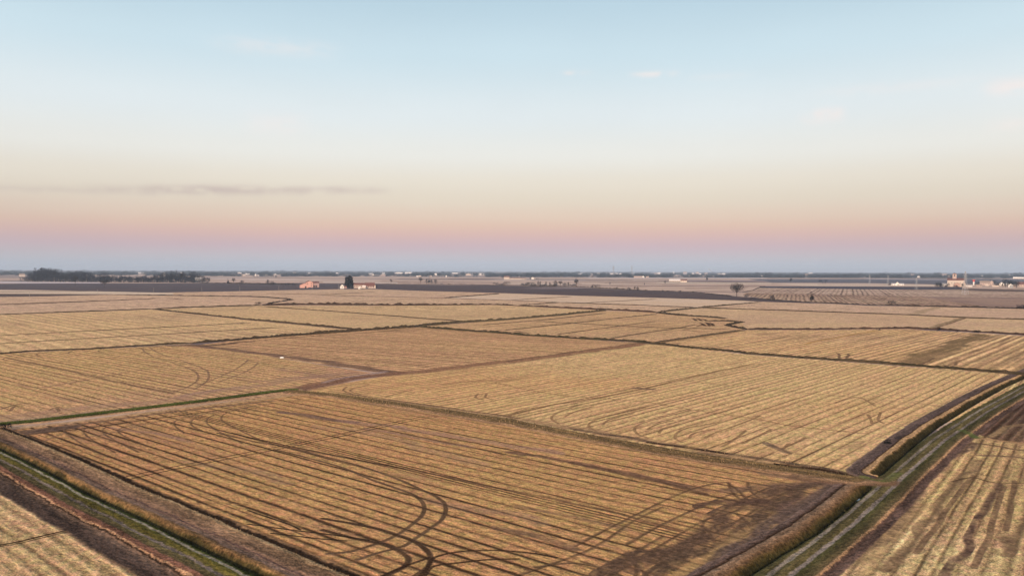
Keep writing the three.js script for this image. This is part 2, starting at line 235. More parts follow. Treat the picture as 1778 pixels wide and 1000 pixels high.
area('near_left', PL('-300,800 -60,830 0,850 60,880 150,927 280,1000 420,1090 -400,1100'), stubble({ straw: A(190, 156, 112), straw2: A(176, 142, 98), dir: [72.9, -68.4], gap: 3.6, pair: 0.5, width: 0.5, dark: 0.4, patch: 0.45, seed: 14, light: 0.9, grain: 32 }));
owner('near_right', 'stubble_field', 'rough field of mixed straw and dark mud in the bottom right corner');
area('near_right', PL('1778,650 2100,640 2100,1100 1400,1100 1430,1000 1520,905 1600,830 1680,745'), stubble({ straw: A(196, 164, 118), straw2: A(182, 148, 102), soil: A(110, 84, 64), dir: [26.8, 37.5], gap: 4.2, pair: 0.5, width: 0.34, dark: 0.6, patch: 0.3, seed: 15, light: 1.2, grain: 36 }));
owner('mud_corner', 'ploughed_field', 'dark muddy corner of turned soil at the right edge beside the track');
area('mud_corner', PL('1693,752 1740,716 1900,600 1990,640 1990,790 1778,770 1730,764'), stubble({ straw: A(134, 104, 78), straw2: A(104, 80, 66), soil: A(80, 62, 54), dir: [30, 37.5], gap: 3.6, pair: 0.5, width: 0.9, dark: 0.8, patch: 0.9, seed: 16, light: 1.0, grain: 36 }));

// ------------------------------------------------------------------ soft lines, wheel tracks and worn strips on the fields
const ink = (str, w, k = 0.8, c = PAL.dark, r = 0.35) => strip(null, smooth(PL(str)), w, soft(c, w, k, r));
const track = (str, w = 0.34, k = 0.8, pitch = 0.75) => strip(null, smooth(PL(str)), w * 1.2, tread(w, k, pitch));
const BRN = A(120, 90, 66), OLV = A(112, 94, 64), MAU = A(128, 100, 88), RED = A(118, 82, 66);
// headlands and worn strips
ink('330,599 398,607 489,619 580,630 640,641 690,648', 4.2, .85, A(112, 86, 70)); ink('0,735 200,715 400,692 500,678 560,668', 5.5, .7, A(158, 128, 104)); ink('0,722 120,712 300,692 430,672 520,656 600,648', 5, .5, A(150, 116, 96), .6);
ink('531,674 607,658 683,649 759,643 880,628 1012,611 1113,597', 5.2, .9, A(132, 96, 72)); ink('500,680 560,668 620,656 690,649', 4, .7, A(116, 84, 68)); ink('560,664 610,654 670,645', 1.6, .7, A(146, 124, 116)); ink('690,652 880,632 1012,613 1113,599', 1.1, .7, PAL.brown);
ink('880,627 1012,609 1113,595', 1.4, .7, PAL.soil); ink('590,688 690,705 880,735 1113,777 1322,811 1420,824', 1.7, .6, A(160, 128, 96)); ink('560,688 660,704 880,738 1113,781 1322,816', 1.2, .5, A(120, 94, 74), .6);
ink('660,694 780,712 880,724 1000,744 1113,764 1230,786 1340,806 1480,830', 2.6, .7, A(150, 118, 86), .5); ink('600,683 700,698 800,711 900,726', .8, .8, PAL.soil, .5); ink('1000,745 1080,758 1180,775 1250,786 1330,797 1420,812 1490,825', 1.3, .85, A(96, 76, 60), .6); ink('1130,768 1220,781 1260,787', .9, .9, PAL.dark, .6); ink('1230,790 1300,800 1400,815 1500,832', 2.2, .7, A(126, 98, 72), .6);
ink('1360,806 1430,816 1480,826', 1.5, .9, PAL.dark, .6); ink('1290,806 1420,822 1500,836', 1.2, .8, PAL.soil, .6); ink('1340,822 1440,836 1510,842', 2.4, .7, A(134, 104, 78), .5);
ink('0,745 80,738 200,724 300,711 420,697 512,686 560,687', 2.0, .85, A(172, 138, 104), .3); ink('0,752 100,741 250,722 350,709 470,696', 1.5, .8, A(116, 90, 70), .4); ink('20,756 120,747 260,728 380,712', .7, .7, PAL.dark, .5); ink('-60,762 10,757 60,749 110,742', 3.4, .9, A(92, 72, 60), .4);
// dark damp strips in the front field
ink('486,716 530,722 580,729 618,733', 1.7, .95, A(112, 86, 72), .5); ink('600,730 690,743 760,752 880,772 960,787', 2.4, .55, A(150, 114, 96), .7); ink('640,744 740,762 820,776', 1.3, .5, A(132, 100, 86), .7);
ink('885,786 950,796 1010,804 1080,819 1150,836 1225,850', 1.5, .8, A(116, 86, 66), .7); ink('990,803 1060,818 1130,834 1220,858', 1.0, .7, A(92, 68, 52), .6); ink('900,792 925,790 945,793', .7, .7, A(110, 88, 62), .7); ink('900,879 960,892 1030,905 1090,918', .9, .6, A(112, 86, 66), .7); ink('870,915 930,930 1000,950', 1.3, .6, A(110, 84, 66), .7);
ink('760,868 850,888 940,905', 2.2, .35, A(134, 104, 88), .8); ink('330,800 400,812 500,836', 2.0, .35, A(140, 112, 90), .8); ink('560,740 640,755 740,780 840,806', 2.6, .3, A(150, 118, 98), .8);
ink('200,742 260,752 330,766', 1.2, .5, A(146, 112, 96), .7); ink('300,690 350,682 420,672', 2, .5, A(150, 118, 100), .8);
// the bold double rut through the front field
ink('380,752 440,766 500,777 560,788 640,802 720,817 800,832 860,846 960,866 1080,893 1180,920', .55, .6, A(84, 62, 46), .7); ink('400,752 480,770 600,794 700,813', .3, .9, PAL.wet, .4);
// twin curves
for (const s of ['475,780 582,808 645,833 695,850 722,862 735.5,877 734,892 718.6,907.5 691.6,926 661,941 610.6,956.4 568,960.6', '510,780 607,804 683,829 742,855 766,868.7 774,884 766,902.4 745.6,917.6 720,934.5 700,948 654.5,960 619,971.6']) { ink(s, .42, .6, A(120, 96, 74), .4); track(s, .34, .55, .55); }
for (const s of ['560,900 640,915 686.5,927.7 720,941 742,958 747,973 739,986.8 720,1000 690,1020', '560,920 610,934 654.5,943 688,954.7 707,968 703,981.7 685,992 660,1004 630,1025']) { ink(s, .46, .65, A(100, 78, 60), .45); track(s, .38, .75, .5); }
for (const s of ['730,1000 742,985 754,968 788,959 825,956 860,955 923,960 966,968', '735,1003 751,984 788,978 830,973 860,971 900,970', '640,1010 690,988 725,975 745,968']) { ink(s, .24, .35, PAL.dark, .6); track(s, .28, .8, .7); }
for (const s of ['430,910 520,922 600,932 640,938', '430,886 500,910 520,920', '470,926 560,936 600,939']) ink(s, .22, .85, PAL.wet, .2);
// the dashed path across the rows
for (const o of ['215,828 298.6,810.6 374,796 450,781.5 518.6,768.5 632.5,744.5 703,729 754,721.7', '222,832 306,814 382,799 457,784.6 526,771 640,747 710,731.5 758,724']) { track(o, .22, .95, 1.3); ink(o, .16, .55, PAL.dark, .6); }
track('-20,949 30,941 100,924 170,912', .3, .95, .8); ink('-20,951 34,943 104,926 150,917', .2, .8, PAL.dark, .4);
// hooks where the combine turned, left end of the front field
for (const s of ['180,790 150,775 122,758 112,746 135,738 190,733', '200,786 168,769 148,755 146,745 168,738 230,730', '240,785 196,763 178,750 186,741 225,734', '262,777 215,757 205,747 225,739 260,734', '420,770 372,745 358,730 378,718 430,708', '452,764 405,742 384,728 396,716 450,707', '320,752 304,740 305,730 330,722', '350,748 332,738 335,728 352,722', '470,716 420,712 395,706', '500,715 440,708 412,703']) { ink(s, .3, .42, A(120, 94, 72), .6); track(s, .22, .45, .6); }
for (const s of ['60,775 110,752 200,735 330,716', '90,760 170,756 260,734 400,712 470,700', '130,762 190,752 300,727 380,713', '270,740 360,718 450,704 520,694']) ink(s, .3, .6, A(118, 92, 72), .5);
// crossing tracks in its right corner
for (const s of ['1000,948 1110,890 1200,850 1258,838', '900,1000 1020,955 1100,905 1150,880', '1090,945 1160,905 1238,870 1300,850', '1030,1020 1140,950 1240,895 1310,858 1345,845', '1080,1030 1170,965 1280,905 1350,862 1390,846', '1265,838 1270,852 1285,866 1310,870 1350,856', '1262,838 1282,852 1302,870 1340,880 1372,868', '1298,838 1303,852 1322,866 1352,868', '1300,872 1275,888 1228,902 1222,920 1235,936', '1280,893 1300,910 1310,930', '1180,905 1222,915 1240,940', '1110,950 1098,968 1110,985 1130,1005', '1085,960 1105,985 1100,1010', '1140,960 1150,975 1170,990', '1010,975 1060,985 1100,960 1150,930', '930,985 1000,978 1070,995 1110,1020']) { ink(s, .4, .42, A(104, 82, 62), 1.1); track(s, .24, .42, .8); }
ink('1120,985 1180,945 1270,892 1370,850', 2.8, .85, A(98, 75, 58), 1);  ink('1060,1000 1130,960 1200,930', 2.4, .8, A(94, 72, 56), 1); ink('1230,880 1300,870 1360,880', 2.2, .8, A(88, 66, 53), 1); ink('1330,880 1390,850 1440,842', 2.2, .8, A(84, 64, 52), 1); ink('1150,1000 1250,935 1340,885 1420,845', 2.2, .75, A(92, 72, 56), .9); ink('1170,1010 1290,930 1380,880 1450,848', 1.2, .6, A(160, 128, 86), .6); ink('1260,850 1320,846 1400,838', 2.0, .6, A(104, 80, 64), .7); ink('1350,900 1400,868 1440,842', 2.6, .7, A(108, 84, 72), .6);
ink('1180,1015 1270,955 1350,902 1410,864 1448,846', 1.4, .8, A(94, 76, 66), .4);
// the left field: loops
for (const s of ['243,604 262,618 300,630 330,641 344,652 338,664 315,676 290,684', '257,603 280,615 320,628 348,638 362,648 358,662 336,676', '430,624 420,634 395,648 362,662 340,670', '447,630 436,640 410,652 378,664']) ink(s, .45, .6, A(112, 86, 68), .3);
ink('10,622 70,634 180,658 300,683', 1.0, .8, A(112, 86, 64), .4); for (const s of ['20,619 8,621 5,624 20,627 60,634', '70,612 62,616 75,622', '125,609 118,614 140,618', '180,606 170,610 200,614']) ink(s, .4, .6, PAL.soil, .3);
ink('120,665 200,650 290,634', 1.0, .4, BRN, .6); ink('30,668 70,672 120,664 150,660', 1.5, .5, A(130, 98, 78), .7); ink('0,710 30,702 50,700', .5, .8, PAL.soil, .3); for (const s of ['16,714 24,706 40,704', '84,712 96,708 102,714']) ink(s, .5, .6, PAL.soil, .4);
ink('480,640 540,650 600,660', 2.4, .35, A(140, 106, 88), .9); ink('440,664 500,655 560,655', 2, .4, A(128, 98, 84), .9);
// golden field: one darker rut, ruts across it, hooks along its lower edge
ink('880,722 893,719 960,703 1030,692 1113,676 1200,655 1310,632', .8, .8, A(120, 92, 62), .4);
ink('860,665 950,683 1020,690 1113,697 1180,708 1310,727 1380,740 1500,752', .55, .6, A(126, 96, 66), .4); ink('930,632 1060,645 1160,657 1290,672 1420,684 1530,694 1640,706', .5, .55, A(132, 102, 70), .4); ink('1050,612 1200,625 1340,640 1480,652 1600,664', .4, .35, A(132, 102, 70), .4);
ink('1105,674 1130,676', 2.2, .8, A(118, 92, 72), .5); ink('730,668 800,664 860,660', 2.4, .45, A(150, 112, 80), .8); ink('610,668 660,664 720,668', 1.6, .35, A(150, 112, 80), .8);
for (const s of ['960,703 920,709 895,716 885,724 900,732', '1010,702 985,710 962,720 958,728 970,736', '1030,706 1000,714 980,724', '1120,708 1060,722 1030,731 1022,740 1034,748', '1100,718 1060,728 1046,738', '1200,712 1150,725 1112,736 1102,745 1108,754 1125,760', '1170,730 1140,737 1124,746', '1180,737 1150,745 1145,752', '1250,733 1200,742 1178,750 1172,760 1184,768', '1240,745 1205,752 1198,760', '1320,722 1280,738 1240,752 1225,760', '1295,748 1270,766 1255,775', '1340,745 1310,760 1290,770', '602,672 595,678 612,684', '640,668 615,674 608,679 625,685', '720,676 690,683 668,690', '830,684 825,690 838,694', '845,684 842,690 852,693', '1400,760 1360,778', '1450,700 1490,690 1520,705', '1508,720 1515,735', '1530,716 1525,728 1535,735', '1545,660 1570,664 1590,660', '1340,772 1360,782 1372,788', '1370,770 1358,781']) ink(s, .42, .7, A(126, 96, 68), .35);
ink('1338,770 1350,776 1372,785', 1.5, .7, A(112, 90, 72), .6); ink('1430,775 1470,778 1500,768', 1.6, .4, A(140, 110, 80), .8); ink('1180,780 1260,772 1330,780', 2.2, .4, A(176, 140, 92), .8);
// middle and far fields
for (const s of ['840,564 950,555 1051,544', '874,574 983,562.5 1059,554 1140,545.7', '966.6,581 1025.6,572.7 1076,566 1140,558', '1059,588 1110,579.4 1140,575 1170,571 1208,564', '931,558.3 1000,561.7 1076,566 1140,569 1272,572', '1008.7,550.7 1093,554 1140,556.6 1220,559']) ink(s, 1.6, .7, A(112, 84, 62), .4);
for (const s of ['985,583 1030,586 1062,590', '870,574 850,576 845,573', '880,576 920,579 900,575', '1110,593 1140,595 1190,590']) ink(s, 2.2, .8, PAL.soil, .9);
for (const s of ['1205,553 1210,557', '1213,553 1219,557', '1222,554 1228,557', '1218,561 1226,566', '1228,560 1234,566', '1236,561 1240,566', '1210,566 1222,564', '1190,573 1210,575']) ink(s, 1.6, .8, PAL.dark, .6);
ink('1137,595 1213,584.5 1289,574', 4.6, .75, A(132, 102, 70), .4); ink('1574,628 1634,608 1708,581.5', 7, .8, A(112, 90, 62), .4); ink('1560,632 1610,622 1640,612', 5, .6, A(140, 110, 80), .5);
ink('1616,571 1640,562 1672,552', 3, .8, A(128, 106, 78), .4); ink('1581,547 1606,540 1630,534', 6, .6, A(150, 126, 94), .4); ink('1622,571 1650,562 1678,552', 1.2, .8, PAL.soil, .4);
for (const s of ['1452,627 1460,617 1455,613', '1462,627 1476,617 1472,614', '1400,614 1425,611', '1600,633 1625,622', '1640,634 1652,637 1665,630', '1510,585 1530,586']) ink(s, .8, .8, PAL.soil, .6);
ink('1400,597 1460,585 1523,574', 1.6, .7, A(160, 120, 70), .4);
for (const s of ['0,582.8 150,575 300,567.6 432,561', '0,596.6 150,588 300,579.5 482,569']) ink(s, 1.3, .85, A(100, 74, 54), .3);
for (const s of ['560,512 651,507', '560,513 769,517.5 860,521 924,523 975,525.4', '890,521 992,515', '1017,526 1140,519.5', '280,509 580,511.5', '560,528 690,520 790,517']) ink(s, 3.2, .7, A(118, 88, 70), .4);
ink('462,533 580,541 745.6,554 804.6,558', 2.6, .85, A(98, 74, 56), .3); ink('0,530 169,523 278,518 310,519.5', 5, .85, A(92, 70, 56), .3);
ink('640,577 740,570 860,579', 4, .5, A(112, 90, 60), .9); ink('1090,592 1140,597 1200,603', 3.5, .9, A(90, 72, 52), .5);
ink('560,583 700,574 790,572', 2.6, .4, A(130, 98, 74), .9); ink('300,600 360,600 430,593', 3.4, .7, A(96, 74, 58), .6); ink('350,601 450,591 560,582', 1.2, .7, PAL.dark, .9);
// right bottom field: mud and bent rows
ink('1470,985 1540,910 1600,850 1660,790 1690,770', 2.0, .75, A(92, 72, 60), .8); ink('1540,990 1600,920 1660,850 1700,800', 1.2, .6, A(116, 92, 68), .9); ink('1665,768 1700,762 1778,770 1900,782', 1.6, .7, A(160, 124, 88), .4); ink('1660,776 1690,770 1730,774 1778,782 1900,790', .7, .8, PAL.soil, .4);
ink('1640,1010 1690,930 1720,870 1735,840', .9, .7, A(92, 70, 58), 1); ink('1705,790 1760,792 1800,798', 1, .7, A(100, 76, 62), .7); track('1655,836 1690,829 1730,838 1800,838', .3, .6, 1); ink('1740,960 1778,900 1800,850', 1.4, .6, A(108, 84, 64), 1); ink('1590,960 1640,895 1690,825', .5, .7, PAL.soil, .5); ink('1690,985 1720,925 1740,860 1745,845', .5, .7, PAL.soil, .5); ink('1765,835 1755,880 1745,920', .5, .7, PAL.soil, .5); ink('1490,1000 1560,930 1610,880', 1.6, .6, A(150, 120, 84), .7);
ink('1693,752 1720,730 1790,680', 1.4, .8, A(88, 68, 58), .4); ink('1720,758 1760,740 1790,735', 1.2, .6, A(160, 130, 92), .7);

// ------------------------------------------------------------------ farm tracks, ditches and levees
const GRN = A(72, 68, 40), GRN2 = A(82, 73, 46), RUT = A(116, 104, 90), DIT = A(56, 48, 32), REED = A(172, 136, 96), DRK = A(98, 80, 70);
owner('track_right', 'farm_track', 'grassy farm track with two pale wheel ruts at the right');
const ROAD_R = PL('1300,1040 1356,998 1418,950 1477,903 1520,864 1560,826 1584,805 1632,764 1668,740 1709,714 1778,676 1900,611 2000,560');
corridor('track_right', ROAD_R, [[-2.7, -.25, GRN], [-2.2, 0, GRN2], [-1.3, 0.05, GRN2], [-1.2, 0, RUT], [-.68, -.04, RUT], [-.58, .06, GRN2], [0, .1, A(92, 80, 52)], [.58, .06, GRN2], [.68, -.04, A(116, 103, 92)], [1.22, 0, A(116, 103, 92)], [1.4, .06, GRN], [2.4, .05, A(80, 70, 46)], [3.2, .1, A(108, 88, 60)], [3.4, .22, A(160, 124, 90)], [3.65, .2, A(156, 120, 86)], [3.8, 0, A(86, 66, 56)], [5.2, 0, A(92, 72, 62)]], { wander: .22, fade: .2, grain: .5, streaky: .4 });
owner('ditch_right', 'ditch', 'deep dark ditch along the left side of the pale rutted track, with a tan bank');
const cutR = (from, to) => { const a = ROAD_R[from], out = []; for (let i = from; i <= to; i++) out.push(ROAD_R[i]); return out; };
const offset = (pts, s) => pts.map((p, i) => { const a = pts[Math.max(0, i - 1)], b = pts[Math.min(pts.length - 1, i + 1)], l = Math.hypot(b[0] - a[0], b[1] - a[1]); return [p[0] + (b[1] - a[1]) / l * s, p[1] - (b[0] - a[0]) / l * s]; });
const DITCH_N = PL('1531,822 1556,800 1588,772 1628,741 1697,699 1746,672 1783,655 1855,622 2000,552');
corridor('ditch_right', DITCH_N, [[-5.6, 0, A(112, 90, 78)], [-5.0, .12, DRK], [-3.3, .15, A(88, 72, 66)], [-3.05, .05, PAL.dark], [-2.8, .12, REED], [-1.95, .12, A(164, 130, 94)], [-1.75, 0, A(92, 74, 46)], [-1.6, -.12, A(54, 47, 29)], [-1.0, -.8, A(44, 40, 24)], [-.6, -1.3, A(34, 31, 21)], [-.2, -1.3, A(34, 31, 21)], [.15, -.3, A(60, 58, 36)], [.45, 0, GRN]], { wander: .3, fade: .2, grain: .5 });
const DITCH_S = PL('1512,848 1497,862 1461,893 1421,925 1367,957 1314,990 1250,1030');
corridor('ditch_right', DITCH_S.slice().reverse(), [[-5.2, 0, A(112, 90, 78)], [-4.4, .05, A(98, 78, 68)], [-3.75, .05, PAL.dark], [-3.55, .12, A(128, 103, 82)], [-2.6, .1, A(126, 98, 74)], [-2.0, -.05, A(100, 76, 54)], [-1.6, -.3, A(74, 60, 36)], [-1.2, -.7, A(50, 46, 26)], [-.7, -1.3, A(36, 33, 20)], [-.3, -1.3, A(30, 28, 20)], [0, -.4, A(54, 54, 32)], [.25, 0, GRN]], { wander: .3, fade: .2, grain: .5 });
owner('crossing', 'path', 'earth crossing that joins the foreground field to the rutted track over the ditch');
corridor('crossing', PL('1400,830 1440,833 1490,836 1522,838 1536,838'), [[-2.6, 0, A(104, 80, 62)], [-1.6, .15, A(122, 92, 70)], [-.4, .2, A(104, 80, 62)], [.6, .2, A(132, 102, 76)], [1.8, .1, A(112, 86, 64)], [2.4, 0, A(112, 84, 66)]], { wander: .5, fade: .7 });
owner('track_left', 'farm_track', 'grassy farm track with two pale wheel ruts in the bottom left corner');
const ROAD_L = PL('-260,672 -120,732 -10,782 33,802 101,838 142,861 243,908 329,952 425,998 540,1055');      // along its brighter rut
corridor('track_left', ROAD_L, [[-1.2, -.25, A(44, 46, 22)], [-.5, 0, A(58, 60, 28)], [-.26, .03, A(86, 82, 48)], [-.2, -.03, A(134, 122, 104)], [.2, -.03, A(128, 116, 98)], [.3, .05, A(84, 78, 40)], [1.0, .1, A(98, 86, 40)], [1.5, .05, A(84, 76, 44)], [1.6, -.02, A(112, 98, 86)], [2.0, -.02, A(106, 92, 82)], [2.15, .05, A(88, 78, 50)], [3.2, .05, A(84, 70, 48)], [3.4, .15, A(124, 84, 66)], [4.3, .2, A(118, 82, 64)], [4.4, .25, A(170, 132, 98)], [4.6, .15, A(150, 114, 86)], [4.75, 0, PAL.wet], [5.0, -.05, A(104, 82, 66)], [5.9, 0, A(88, 70, 58)], [6.3, 0, A(72, 58, 50)], [7.9, -.05, A(66, 53, 46)], [8.3, 0, A(84, 68, 56)]], { wander: .36, fade: .4, grain: .55, streaky: .4 });
owner('ditch_left', 'ditch', 'dark grassy ditch with a fringe of tan reeds right of the left track');
corridor('ditch_left', ROAD_L, [[-9.0, 0, A(150, 114, 82)], [-8.5, -.1, PAL.wet], [-7.9, -.15, PAL.dark], [-7.6, .05, A(172, 142, 104)], [-7.1, .05, A(152, 122, 90)], [-6.8, 0, A(130, 102, 76)], [-4.6, 0, A(122, 94, 74)], [-4.3, -.05, A(84, 64, 58)], [-4.1, 0, A(118, 92, 74)], [-3.3, .05, A(100, 80, 68)], [-2.9, .1, A(118, 90, 62)], [-2.4, .12, A(112, 86, 56)], [-2.1, -.2, A(70, 60, 36)], [-1.5, -1.1, A(36, 34, 20)], [-1.0, -.5, A(40, 40, 20)]], { wander: .4, fade: .3, grain: .5, streaky: .4 });
owner('ditch_green', 'ditch', 'straight grass-lined ditch with a vivid green bank, left of centre');
corridor('ditch_green', PL('-120,752 0,738 60,732.5 150,722 300,704 400,691.5 470,682 505,678'), [[-3.8, 0, A(150, 122, 98)], [-3.2, .1, A(88, 86, 50)], [-2.3, 0, A(74, 80, 36)], [-1.7, -.3, A(48, 52, 24)], [-.6, -1.1, A(32, 32, 18)], [.2, -1.3, A(28, 28, 18)], [1.0, -.6, A(58, 50, 30)], [1.7, 0, A(92, 72, 50)], [2.2, .3, A(150, 116, 86)], [3.2, .1, A(164, 130, 98)]], { wander: .35, fade: .4 });
owner('levee', 'levee', 'low levee of dull olive grass between the amber foreground field and the golden field');
corridor('levee', PL('505,681 582,688 658,699 759,714 880,733 986,754 1113,777 1221,796 1322,811 1420,826 1480,834'), [[-2.9, 0, A(150, 118, 88)], [-2.2, .15, A(120, 96, 68)], [-1.4, .45, A(98, 82, 54)], [-.5, .4, A(112, 90, 60)], [0, .1, A(84, 68, 48)], [.7, .42, A(116, 94, 64)], [1.5, .3, A(102, 82, 56)], [2.3, .05, A(142, 112, 84)], [2.8, 0, A(160, 124, 92)]], { wander: .5, fade: .6, grain: .45 });
ink('1500,829 1540,838 1560,822', 1.2, .8, A(96, 96, 54), .4); ink('1696,760 1682,752 1670,747', 1.3, .7, A(84, 92, 50), .6);

// ------------------------------------------------------------------ drawing the operations into tiles
function inPoly(pts) { let x0 = 1e9, x1 = -1e9, d0 = 1e9, d1 = -1e9; for (const [x, d] of pts) { x0 = Math.min(x0, x); x1 = Math.max(x1, x); d0 = Math.min(d0, d); d1 = Math.max(d1, d); } return [x0, x1, d0, d1]; }
for (const o of ops) o.box = inPoly(o.pts);
function raster(x0, x1, d0, d1, W, H, each) {                       // each(op, i, x, d, s, u) for every cell that an operation reaches
  const dx = (x1 - x0) / W, dd = (d1 - d0) / H, sd = new Float32Array(W * H), su = new Float32Array(W * H), mark = new Int32Array(W * H);
  ops.forEach((op, n) => {
    const m = op.half ?? 0; if (op.box[0] - m > x1 || op.box[1] + m < x0 || op.box[2] - m > d1 || op.box[3] + m < d0) return;
    if (op.kind === 'poly') {
      const p = op.pts, ja = Math.max(0, Math.floor((op.box[2] - d0) / dd)), jb = Math.min(H - 1, Math.ceil((op.box[3] - d0) / dd));
      for (let j = ja; j <= jb; j++) {
        const d = d0 + (j + 0.5) * dd, cut = []; for (let k = 0; k < p.length; k++) { const a = p[k], b = p[(k + 1) % p.length]; if ((a[1] <= d) !== (b[1] <= d)) cut.push(a[0] + (d - a[1]) / (b[1] - a[1]) * (b[0] - a[0])); }
        cut.sort((a, b) => a - b);
        for (let k = 0; k + 1 < cut.length; k += 2) for (let i = Math.max(0, Math.ceil((cut[k] - x0) / dx - 0.5)), e = Math.min(W - 1, Math.floor((cut[k + 1] - x0) / dx - 0.5)); i <= e; i++) each(op, j * W + i, x0 + (i + 0.5) * dx, d, 0, 0);
      }
      return;
    }
    const hit = []; let run = 0; const stamp = n + 1, reach = op.half + Math.max(dx, dd) * 0.5;
    for (let k = 0; k + 1 < op.pts.length; k++) {
      const [ax, ad] = op.pts[k], [bx, bd] = op.pts[k + 1], l = Math.hypot(bx - ax, bd - ad), tx = (bx - ax) / l, td = (bd - ad) / l;
      const ja = Math.max(0, Math.floor((Math.min(ad, bd) - reach - d0) / dd)), jb = Math.min(H - 1, Math.ceil((Math.max(ad, bd) + reach - d0) / dd));
      for (let j = ja; j <= jb; j++) {
        const d = d0 + (j + 0.5) * dd; let ia, ib;
        if (Math.abs(td) > 0.05) { const xm = ax + (d - ad) / td * tx, wide = reach / Math.abs(td) ; ia = Math.max(xm - wide, Math.min(ax, bx) - reach); ib = Math.min(xm + wide, Math.max(ax, bx) + reach); } else { ia = Math.min(ax, bx) - reach; ib = Math.max(ax, bx) + reach; }
        for (let i = Math.max(0, Math.floor((ia - x0) / dx)), e = Math.min(W - 1, Math.ceil((ib - x0) / dx)); i <= e; i++) {
          const x = x0 + (i + 0.5) * dx, t = clamp((x - ax) * tx + (d - ad) * td, 0, l), qx = x - ax - tx * t, qd = d - ad - td * t, r = Math.hypot(qx, qd); if (r > reach) continue;
          const c = j * W + i, s = (qx * td - qd * tx) >= 0 ? r : -r; if (mark[c] !== stamp) { mark[c] = stamp; hit.push(c); } else if (r >= Math.abs(sd[c])) continue; sd[c] = s; su[c] = run + t;
        }
      }
      run += l;
    }
    for (const c of hit) each(op, c, x0 + ((c % W) + 0.5) * dx, d0 + (Math.floor(c / W) + 0.5) * dd, sd[c], su[c]);
  });
}
function paintTile(x0, x1, d0, d1, W, H, bumpy) {
  const col = new Float32Array(W * H * 4), o = [0, 0, 0, 0.5], foot = Math.max((x1 - x0) / W, (d1 - d0) / H * 0.6);
  raster(x0, x1, d0, d1, W, H, (op, i, x, d, s, u) => { const q = i * 4; o[0] = col[q]; o[1] = col[q + 1]; o[2] = col[q + 2]; o[3] = col[q + 3]; op.paint(x, d, o, foot, s, u); col[q] = o[0]; col[q + 1] = o[1]; col[q + 2] = o[2]; col[q + 3] = o[3]; });
  const a = new Uint8Array(W * H * 4), b = bumpy ? new Uint8Array(W * H * 4) : null;
  for (let i = 0; i < W * H; i++) { for (let c = 0; c < 3; c++) a[i * 4 + c] = clamp(col[i * 4 + c], 0, 255); a[i * 4 + 3] = 255; if (b) { b[i * 4] = b[i * 4 + 1] = b[i * 4 + 2] = clamp(col[i * 4 + 3] * 255, 0, 255); b[i * 4 + 3] = 255; } }
  const tex = (data, srgb) => { const t = new THREE.DataTexture(data, W, H); if (srgb) t.colorSpace = THREE.SRGBColorSpace; t.magFilter = t.minFilter = THREE.LinearFilter; t.wrapS = t.wrapT = THREE.ClampToEdgeWrapping; t.needsUpdate = true; return t; };
  const m = new THREE.MeshStandardMaterial({ map: tex(a, true), roughness: 0.97, metalness: 0 }); m.specularIntensity = 0; m.name = 'field_soil';
  if (b) { m.bumpMap = tex(b, false); m.bumpScale = 0.42; }
  return m;
}
const keys = Object.keys(owners), groundMats = [];
let fieldHeight = () => 0;
